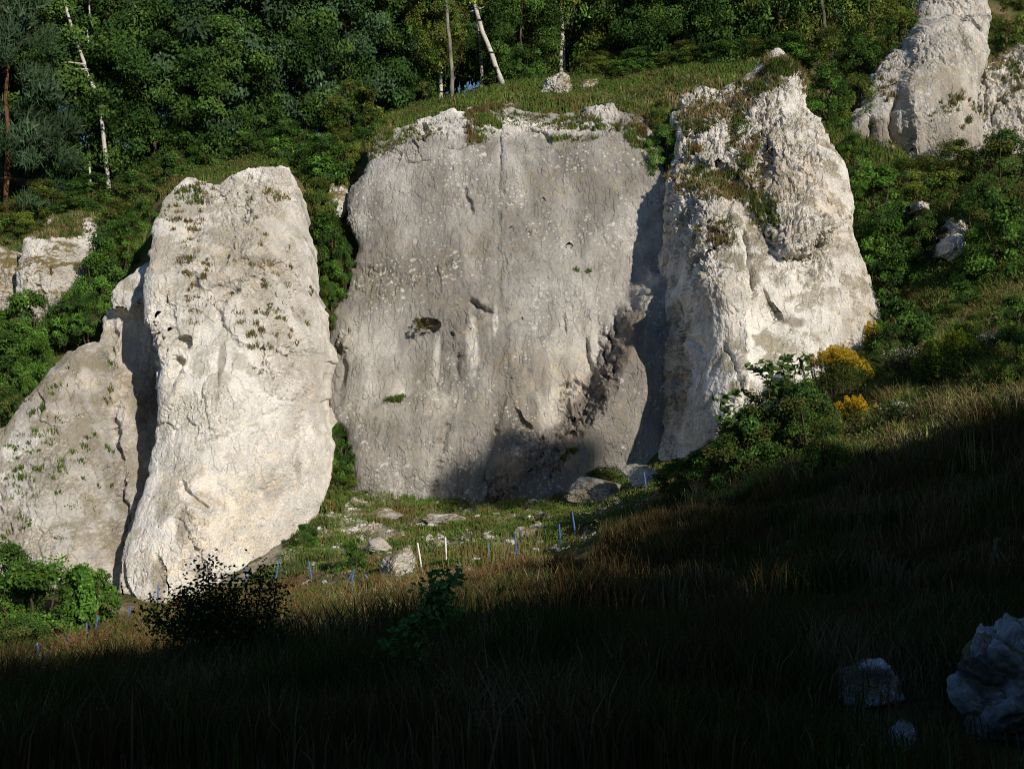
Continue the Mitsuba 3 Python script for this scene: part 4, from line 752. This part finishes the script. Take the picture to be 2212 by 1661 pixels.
HOLLOW = [[(560,1260),(700,1080),(760,1060),(950,1085),(1150,1080),(1320,1040),(1450,1000),(1400,1080),(1290,1160),(1100,1230),(900,1260)]]
p = on_ground(HOLLOW, 38000, 603, 40, 59, clump=(0.55, 0.51)); p[:14000] = tussocks(p[:14000], 60, 0.2, 44); stuff('hollow_grass', blades(p, 0.22, 0.02, grass_colour(p, [G_fresh, G_green, G_dry], [0.04, 0.03, -0.02], 3), 3), 'short green turf in the hollow below the cliffs', 'grass')
DRY = [[(0,1490),(100,1440),(200,1390),(300,1340),(420,1300),(600,1280),(760,1300),(900,1265),(1040,1240),(1180,1230),(1200,1300),(1000,1370),(700,1400),(400,1440),(150,1500)]]
p = on_ground(DRY, 48000, 604, 22, 48); p[:26000] = tussocks(p[:26000], 60, 0.16, 41); stuff('dry_grass', blades(p, 0.42, 0.015, grass_colour(p, [G_red, G_dry, G_straw, G_green], [0.05, 0.05, 0.0, 0.03], 4, 0.5), 4, 0.7), 'reddish dry grass along the stakes at the shadow edge', 'grass')
MEAD = [[(1500,1080),(1650,1000),(1780,880),(1860,790),(1960,780),(2080,690),(2260,620),(2260,880),(2000,960),(1800,1030),(1500,1110)]]
p = on_ground(MEAD, 60000, 605, 24, 53); p[:30000] = tussocks(p[:30000], 70, 0.18, 42); stuff('meadow_grass', blades(p, 0.5, 0.017, grass_colour(p, [G_green, G_dry, G_fresh, G_straw], [0.04, 0.03, 0.03, 0.0], 5, 0.6) * 1.2, 5, 0.6), 'tall mixed grass on the sunny bank at the right', 'grass')
CAP = [[(780,320),(830,262),(930,230),(1040,190),(1110,170),(1240,150),(1330,160),(1460,140),(1600,130),(1720,120),(1700,170),(1560,190),(1450,260),(1400,300),(1340,290),(1200,280),(1100,240),(950,260),(850,290),(800,330)]]
p = on_ground(CAP, 55000, 606, 60, 73); p[:25000] = tussocks(p[:25000], 60, 0.25, 43); stuff('cap_grass', blades(p, 0.30, 0.026, grass_colour(p, [G_green, G_fresh, G_dry, G_straw], [0.10, 0.06, -0.01, -0.1], 6, 0.6), 6), 'meadow grass on top of the grey slab', 'grass')
BANK = [[(330,440),(420,345),(640,320),(760,290),(800,320),(740,400),(650,400),(640,370),(520,375),(430,400)],[(-40,960),(60,820),(150,740),(230,620),(310,540),(330,440),(200,430),(-40,420)],[(660,400),(760,370),(740,600),(720,760),(700,600)],[(690,1110),(720,1020),(760,1060),(740,1110)],[(1780,260),(1900,300),(2260,420),(2260,640),(2000,720),(1910,740),(1860,500)]]
p = on_ground(BANK, 72000, 607, 44, 72); stuff('bank_grass', blades(p, 0.40, 0.028, grass_colour(p, [G_green, G_dry, G_fresh], [0.08, 0.04, 0.02], 7, 0.6), 7, 0.8), 'grass on the steep banks between the rocks', 'grass')

def tufts(name, key, ell, n, label, seed, cols=(G_dry, G_green, G_straw), wts=(0.03, 0.04, 0.0), hgt=0.22, nzmin=0.25):
    p, q = on_rock(key, ell, n, seed, nzmin)
    up = np.array([0, -0.25, 0.9]) + q * 0.45
    stuff(name, blades(p, hgt, 0.018, grass_colour(p, list(cols), list(wts), seed, 0.9), seed, 0.6, up), label, 'grass')
tufts('ledge_grass', 'right_rock_buttress', [(1590,200,70,9,-35),(1530,255,60,9,-42),(1600,250,60,8,-55),(1645,365,35,8,-40),(1470,385,40,10,0),(1620,420,40,20,10),(1540,400,95,38,8),(1545,505,55,30,0),(1650,450,30,60,-20),(1550,240,90,26,-35),(1490,330,25,20,0),(1620,330,14,50,30),(1690,135,50,18,10),(1520,235,60,20,-30),(1660,170,60,24,-30),(1590,290,20,40,30),(1740,190,14,36,0)], 26000, 'brown and green grass on the ledges of the white buttress', 611)
tufts('ledge_grass', 'white_rock_pillar', [(420,420,50,24,-10),(375,470,26,30,-30),(535,450,14,32,10),(560,500,16,40,0),(590,590,60,24,20),(520,690,6,30,0),(665,500,10,50,0),(455,650,14,8,0),(600,420,30,20,0),(420,560,30,120,0),(610,660,70,80,0),(560,760,30,60,0)], 4200, 'thin tufts of grass on the top and cracks of the white pillar', 612, nzmin=0.15, hgt=0.12)
tufts('ledge_grass', 'central_rock_slab', [(1180,262,120,14,3),(1300,276,110,9,0),(1170,232,80,14,5),(1235,255,40,10,0),(1390,255,24,14,0),(1060,225,50,9,5),(1030,280,24,40,0),(900,290,60,16,-20),(1060,250,30,40,0),(820,310,40,26,-40),(1385,300,30,20,0),(1230,300,60,6,0)], 12000, 'grass creeping over the upper edge of the grey slab', 613, cols=(G_green, G_fresh, G_dry), wts=(0.05, 0.0, 0.04), nzmin=0.2, hgt=0.2)
tufts('ledge_grass', 'central_rock_slab', [(860,862,22,7,-10),(1260,588,22,6,-5),(1222,985,24,9,-30),(1300,1022,40,10,-10)], 1400, 'small green tufts on the narrow ledges of the grey slab', 614, cols=(G_fresh, G_green), wts=(0.02, 0.0), nzmin=-0.2, hgt=0.16)
tufts('ledge_grass', 'left_grey_slab', [(235,840,10,60,0),(258,1020,10,50,0),(50,1010,60,8,-5),(190,1050,30,14,0),(100,1080,80,40,0),(110,1010,130,170,0),(60,1120,90,60,0)], 2000, 'green tufts in the cracks of the beige slab at left', 615, cols=(G_fresh, G_green), wts=(0.02, 0.0), nzmin=0.1, hgt=0.15)
tufts('ledge_grass', 'left_outcrop', [(130,500,70,18,-10),(120,585,60,10,0),(150,475,60,12,0)], 4000, 'dry grass on the steps of the square outcrop', 616)
tufts('ledge_grass', 'upper_rock_tower', [(1930,310,60,50,0),(2060,250,60,50,0),(1985,35,20,18,0),(1920,180,30,60,20)], 1500, 'sparse dry tufts on the tall rock tower', 617, nzmin=0.1)
tufts('ledge_grass', 'upper_rock_shoulder', [(2190,120,60,30,0),(2180,180,60,40,0)], 2000, 'grass on the mossy shoulder beside the tower', 618)

def herbs(name, polys, n, per, hgt, rad, leaf, cols, seed, label, ymin, ymax, clump=None):
    """Low broad-leaved herbs: many small clumps of leaves."""
    rng = np.random.default_rng(seed); c = on_ground(polys, n, seed, ymin, ymax, clump); k_ = rng.integers(0, len(c), n * per); m = n * per
    sc_ = rng.uniform(0.4, 1.3, len(c))[k_][:, None]; t = rng.uniform(0, 1, (m, 1)) ** 0.7
    q = c[k_] + np.hstack([rng.normal(size=(m, 2)) * rad * (0.5 + 0.8 * t), t * hgt]) * sc_
    col = np.array(cols)[rng.integers(0, len(cols), len(c))][k_] * rng.uniform(0.6, 1.4, (m, 1))
    v, f, cc = leaf_mesh(q, rng.normal(size=(m, 3)) * 0.7 + [0, -0.3, 0.5], leaf * rng.uniform(0.6, 1.3, m), col, rng, 0.42)
    stuff(name, (v, f, cc), label, 'herbs', 'leaf_material')
H1, H2, H3, H4 = (0.09, 0.145, 0.035), (0.13, 0.185, 0.04), (0.13, 0.13, 0.045), (0.17, 0.115, 0.05)
herbs('meadow_herbs', MEAD, 420, 55, 0.65, 0.20, 0.05, [H1, H2, H3, H4], 661, 'mixed leafy herbs between the grass of the sunny bank', 24, 53)
herbs('hollow_herbs', HOLLOW, 330, 40, 0.28, 0.17, 0.05, [H1, H2, H2, H3], 662, 'low leafy herbs in the turf of the hollow', 38, 59)
herbs('strip_herbs', DRY, 420, 45, 0.6, 0.15, 0.04, [H1, H3, H4, H4], 663, 'withering herbs in the dry strip along the stakes', 22, 48)
herbs('bank_herbs', BANK, 520, 60, 0.6, 0.28, 0.06, [H1, H2, H1, H3], 664, 'leafy undergrowth on the steep banks between the rocks', 44, 72)
herbs('cap_herbs', CAP, 650, 34, 0.5, 0.2, 0.05, [H1, H2, H3], 665, 'low herbs in the meadow on top of the grey slab', 60, 73)

# tall stalks, flowers
def stalks(name, px, py, Y, wpx, n, hgt, col, label, seed, cat='grass stalks', r=0.012):
    rng = np.random.default_rng(seed); c = W(px, py, Y); x = c[0] + rng.normal(size=n) * wpx / 2 / F * Y * 0.6; y = Y + rng.normal(size=n) * 0.5
    p = np.stack([x, y, ground(x, y)], 1); key = numbered(name); tag(key, label, cat)
    for q in p:
        L = hgt * rng.uniform(0.5, 1.1); tip = q + np.array([rng.normal() * 0.12, rng.normal() * 0.12, 1.0]) * L; mid = (q + tip) / 2 + rng.normal(size=3) * 0.02 * L
        v, f = tube([q, mid, tip], [r, r * 0.8, r * 0.35], 4)
        scene[numbered(key + '__stalk')] = mikit.ply((v, f), 'grass_material', color=np.tile(np.array(col) * rng.uniform(0.7, 1.2), (len(v), 1)))

stalks('tall_stalks', 1060, 1225, 40, 130, 60, 1.15, (0.30, 0.24, 0.10), 'pale upright stalks catching the sun in front of the shaded hollow', 621)
stalks('tall_stalks', 1150, 1220, 40, 50, 12, 1.6, (0.26, 0.22, 0.08), 'few taller stalks right of the pale clump', 622)
stalks('tall_stalks', 880, 1260, 41, 60, 50, 0.9, (0.30, 0.20, 0.11), 'dry pale stalks in front of the mossy boulder', 623)
stalks('tall_stalks', 2090, 1010, 24, 80, 26, 0.95, (0.22, 0.18, 0.07), 'thin stalks standing on the dim slope at right', 624)
stalks('tall_stalks', 1500, 1500, 8.5, 500, 40, 0.5, (0.16, 0.12, 0.06), 'faint dry stalks in the black foreground', 625, r=0.003)

def flower_plant(name, px, py, Y, wpx, hpx, n, head, leafcol, label, seed, headsize=0.032, dense=120):
    """Upright stems with narrow leaves and a plume of tiny flowers, as goldenrod has."""
    rng = np.random.default_rng(seed); c = W(px, py, Y); key = numbered(name); tag(key, label, 'plant')
    a, b = wpx / 2 / F * Y, hpx / 2 / F * Y; st, lv, hd = [], [], []
    for _ in range(n):
        o = rng.normal(size=2) * 0.42; top = c + np.array([a * o[0], a * o[1], b * (0.95 - 0.55 * abs(o[0]) + rng.uniform(-0.25, 0.1))])
        base = np.array([c[0] + a * o[0] * 0.75, top[1], c[2] - b]); st.append(tube([base, (base + top) / 2, top], [0.012, 0.009, 0.004], 4))
        m = 40; t = rng.uniform(0.1, 0.9, m)[:, None]; q = base + (top - base) * t; d = rng.normal(size=(m, 3)); d[:, 2] = rng.uniform(-0.2, 0.6, m)
        lv.append((q + d * 0.07, rng.normal(size=(m, 3)) + [0, 0, 0.8], 0.08, np.array([leafcol]) * rng.uniform(0.6, 1.3, (m, 1)), d))
        m = dense; t = rng.uniform(0, 1, m); ang = rng.uniform(0, 6.28, m); rr = (1 - t) * 0.17 + 0.02
        q = top + np.stack([np.cos(ang) * rr + 0.1 * (1 - t), np.sin(ang) * rr, (t - 0.65) * 0.42], 1)
        hd.append((q, rng.normal(size=(m, 3)), headsize, np.array([head]) * rng.uniform(0.65, 1.2, (m, 1)), rng.normal(size=(m, 3))))
    def build(part, L, asp):
        cc = np.vstack([l[0] for l in L]); nn_ = np.vstack([l[1] for l in L]); col = np.vstack([l[3] for l in L]); ax = np.vstack([l[4] for l in L])
        v, f, k_ = leaf_mesh(cc, nn_, L[0][2], col, rng, asp, axis=ax); scene[f'{key}__{part}'] = mikit.ply((v, f), 'leaf_material', color=np.clip(k_, 0, 0.8))
    scene[key + '__stem'] = mikit.ply(join(st), 'twig_bark', smooth=True)
    build('foliage', lv, 0.22); build('flower_head', hd, 0.5)
gold, green_l = (0.62, 0.43, 0.03), (0.09, 0.13, 0.025)
flower_plant('goldenrod', 1805, 800, 41, 130, 100, 55, gold, green_l, 'large clump of yellow goldenrod in front of the white buttress', 631)
flower_plant('goldenrod', 1840, 890, 38, 85, 60, 16, (0.60, 0.38, 0.02), green_l, 'smaller deep yellow goldenrod on the meadow below the large clump', 632)
flower_plant('goldenrod', 1883, 730, 46, 50, 70, 9, gold, green_l, 'few goldenrod stems against the right foot of the buttress', 633)
flower_plant('goldenrod', 2065, 770, 39, 110, 110, 40, (0.20, 0.26, 0.025), (0.10, 0.17, 0.03), 'pale green unopened goldenrod clump on the bank below the dark hollow', 634)
flower_plant('goldenrod', 2010, 790, 39.5, 60, 60, 14, (0.20, 0.26, 0.03), (0.10, 0.17, 0.03), 'small unopened goldenrod left of the pale green clump', 635)
flower_plant('white_flower_plant', 2140, 750, 40, 130, 60, 34, (0.55, 0.55, 0.50), (0.08, 0.10, 0.04), 'white flowering herbs on the sunny bank near the right edge', 636, 0.03, 12)
flower_plant('white_flower_plant', 1960, 780, 41, 140, 50, 30, (0.50, 0.50, 0.45), (0.08, 0.10, 0.04), 'white flowering herbs right of the large goldenrod', 637, 0.03, 9)
flower_plant('white_flower_plant', 1920, 890, 36, 110, 40, 18, (0.55, 0.55, 0.50), (0.07, 0.10, 0.03), 'white flowering herbs right of the small goldenrod', 638, 0.03, 9)

# a large-leaved shrub against the buttress
def branchy(name, boughs, Y, leaf, col, label, seed, per=16, asp=0.42, cat='shrub', r=0.03, mat='leaf_material', droop=0.6, spread=0.0):
    rng = np.random.default_rng(seed); key = numbered(name); tag(key, label, cat); tubes, C, N_, A = [], [], [], []
    for b in boughs:
        p = np.array([W(x, y, Y + rng.uniform(-0.02, 0.02) * Y) for x, y in b]); t = np.linspace(0, len(p) - 1, 12); q = np.stack([np.interp(t, np.arange(len(p)), p[:, a]) for a in range(3)], 1)
        tubes.append(tube(q, np.linspace(r, r * 0.25, 12), 5)); m = int(per * len(b)); s = rng.uniform(0.25, 1, m) * 11
        c = np.stack([np.interp(s, np.arange(12), q[:, a]) for a in range(3)], 1); d = rng.normal(size=(m, 3)); d[:, 2] = -droop * rng.uniform(0, 1.4, m) + 0.2; d /= np.linalg.norm(d, axis=1, keepdims=True)
        C.append(c + d * leaf * 1.1 + rng.normal(size=(m, 3)) * spread); A.append(d); N_.append(rng.normal(size=(m, 3)) * 0.5 + [0, -0.4, 0.8])
    C, A, N_ = map(np.vstack, (C, A, N_))
    v, f, cc = leaf_mesh(C, N_, leaf * rng.uniform(0.7, 1.2, len(C)), np.array([col]) * rng.uniform(0.6, 1.4, (len(C), 1)), rng, asp, axis=A)
    scene[key + '__stem'] = mikit.ply(join(tubes), 'twig_bark', smooth=True); scene[key + '__foliage'] = mikit.ply((v, f), mat, color=np.clip(cc, 0, 0.6))
branchy('large_leaved_shrub', [[(1680,960),(1650,880),(1610,840),(1560,855)],[(1680,960),(1690,870),(1650,810),(1620,785)],[(1700,960),(1720,860),(1715,800),(1745,765)],[(1690,960),(1700,840),(1690,790),(1700,768)],[(1680,960),(1630,900),(1580,890),(1550,862)],[(1690,950),(1720,880),(1740,840),(1735,790)],[(1670,960),(1620,930),(1580,920),(1560,900)],[(1680,940),(1660,850),(1670,800),(1650,780)]],
        37.5, 0.15, (0.065, 0.12, 0.03), 'shrub with large drooping leaves against the white foot of the buttress', 641, per=15)
branchy('oak_sapling', [[(880,1700),(885,1600),(900,1450),(910,1350),(925,1290),(935,1232)],[(905,1420),(870,1405),(840,1390)],[(895,1470),(950,1468),(1010,1475)],[(900,1450),(850,1460),(830,1470)],[(912,1340),(945,1310),(965,1290)],[(925,1290),(960,1270),(985,1240)],[(925,1290),(945,1325),(970,1330)],[(915,1330),(890,1350),(870,1360)],[(890,1560),(850,1545),(820,1520)],[(890,1570),(950,1560),(990,1550)]],
        9.0, 0.036, (0.095, 0.2, 0.055), 'young oak sapling rising from the shaded foreground in front of the hollow', 642, per=30, asp=0.55, cat='sapling', r=0.013, droop=0.3, spread=0.035)
branchy('hawthorn_bush', [[(470,1560),(465,1450),(455,1340),(452,1270),(448,1222)],[(468,1450),(430,1360),(405,1310),(398,1280)],[(468,1450),(400,1390),(350,1345),(325,1328)],[(470,1440),(490,1350),(500,1290),(512,1262)],[(475,1450),(540,1370),(560,1300),(563,1228)],[(475,1460),(560,1390),(590,1330),(596,1262)],[(480,1470),(580,1410),(620,1370)],[(465,1470),(400,1430),(360,1420)],[(468,1430),(440,1370),(420,1350),(390,1348)],[(470,1420),(480,1340),(470,1300)],[(475,1430),(520,1370),(530,1320)],[(470,1470),(430,1440),(395,1410)],[(475,1470),(530,1440),(570,1440)],[(470,1400),(445,1330),(430,1290)],[(472,1450),(500,1400),(545,1350)],[(470,1480),(450,1420),(440,1390)]],
        12.0, 0.021, (0.03, 0.055, 0.018), 'dark spiky hawthorn bush in shade in front of the white pillar', 501, per=170, asp=0.6, cat='bush', r=0.018, droop=0.0, spread=0.085)
branchy('hole_plant', [[(915,712),(905,695),(900,685)],[(925,714),(925,695),(922,680)],[(932,714),(940,697),(945,690)],[(918,714),(930,705),(942,705)],[(920,712),(910,705),(903,705)]], 57.75, 0.07, (0.10, 0.095, 0.025), 'reddish plant growing in the hole of the grey slab', 643, per=34, cat='plant', r=0.012)

# electric fence stakes
def stake(px, py, px2, py2, Y, mat, label):
    a, b = W(px, py, Y), W(px2, py2, Y); key = numbered('fence_stake'); tag(key, label, 'stake', None)
    d = (b - a) / np.linalg.norm(b - a); L = np.linalg.norm(b - a)
    post = tube([a - d * 0.15, a, b - d * 0.03, b], [0.014, 0.027, 0.026, 0.02], 8)
    scene[key + '__post'] = mikit.ply(post, mat, smooth=40)
    hooks = [tube([a + d * L * t - [0.028, 0, 0], a + d * L * t + [0.028, 0, 0]], 0.007, 5) for t in (0.45, 0.65, 0.82, 0.95)]
    scene[key + '__tape_hook'] = mikit.ply(join(hooks), mat, smooth=40); labels[key + '__tape_hook'] = {'label': 'row of small tape hooks', 'kind': 'stuff'}
B_, W_ = 'blue_plastic', 'white_plastic'
STAKES = [
 (912,1234,902,1172,43.5,W_,'leaning white stake in front of the mossy boulder'), (965,1222,962,1160,44.5,W_,'upright white stake right of the mossy boulder'),
 (1057,1225,1055,1168,44,B_,'blue stake left of the pale stalks'), (1119,1212,1112,1154,44,B_,'blue stake behind the pale stalks'), (1211,1180,1208,1132,44,B_,'blue stake right of the pale stalks in shade'),
 (1244,1160,1236,1106,46,B_,'blue stake further right in the shade below the slab'), (1397,1060,1391,1020,50,B_,'blue stake at the joint of slab and buttress'), (875,1240,871,1197,44,B_,'blue stake leaning on the mossy boulder'),
 (592,1268,604,1207,44,B_,'blue stake leaning right beside the pillar foot'), (673,1248,667,1212,45.5,B_,'short blue stake left of the tangle'), (531,1258,531,1225,46,B_,'blue stake seen right of the hawthorn top'),
 (753,1298,763,1240,43,B_,'tallest blue stake of the tangle'), (746,1262,765,1230,43.4,B_,'slanted blue stake at the back of the tangle'), (822,1280,787,1240,43.2,B_,'blue stake leaning left at the right of the tangle'), (735,1290,748,1262,42.6,B_,'short blue stake at the left of the tangle'), (765,1284,792,1272,43,B_,'blue stake lying nearly flat in the tangle'),
 (340,1313,342,1262,42,B_,'blue stake against the white foot of the pillar'), (402,1272,404,1244,43,B_,'small blue stake left of the hawthorn'), (461,1250,462,1225,44,B_,'small blue stake behind the hawthorn top'),
 (270,1358,283,1308,40.5,B_,'leaning blue stake at the lower left tip of the pillar'), (203,1390,211,1330,39,B_,'tilted blue stake below the broad-leaved shrub'), (188,1395,187,1345,38.8,B_,'upright blue stake left of the tilted one'), (140,1430,149,1370,37.5,B_,'blue stake below the lower left bush'),
 (91,1452,80,1388,36.5,B_,'blue stake leaning left near the left edge'), (42,1476,76,1430,36,B_,'strongly slanted blue stake near the left edge'), (2,1460,3,1440,36.5,B_,'blue stake cut by the left edge'),
]
for a_, b_, c_, d_, Y_, m_, l_ in STAKES: stake(a_, b_, c_, d_, min(Y_ + 2.5, float(meet(a_, b_ + 3)[1])), m_, l_)

# loose stones in the hollow
rng = np.random.default_rng(88)
p = on_ground(HOLLOW + [[(700,1090),(760,1060),(900,1080),(860,1180),(700,1180)], [(860,1330),(900,1280),(1010,1270),(1040,1330),(960,1370)]], 2600, 651, 36, 59, clump=(0.6, 0.45))
ico = trimesh.creation.icosphere(subdivisions=1); vs = []
base_v, base_f = np.array(ico.vertices), np.array(ico.faces)
for q in p:
    s = min(0.32, rng.lognormal(-2.7, 0.65)); vs.append((q + base_v * rng.uniform(0.6, 1.1, (len(base_v), 1)) * rng.uniform(0.6, 1.3, 3) * s * [1, 1, 0.6], base_f))
scene['loose_stones'] = mikit.ply(join(vs), 'outcrop_limestone', smooth=False); tag('loose_stones', 'pale loose stones scattered over the hollow below the cliffs', 'stones', kind='stuff')
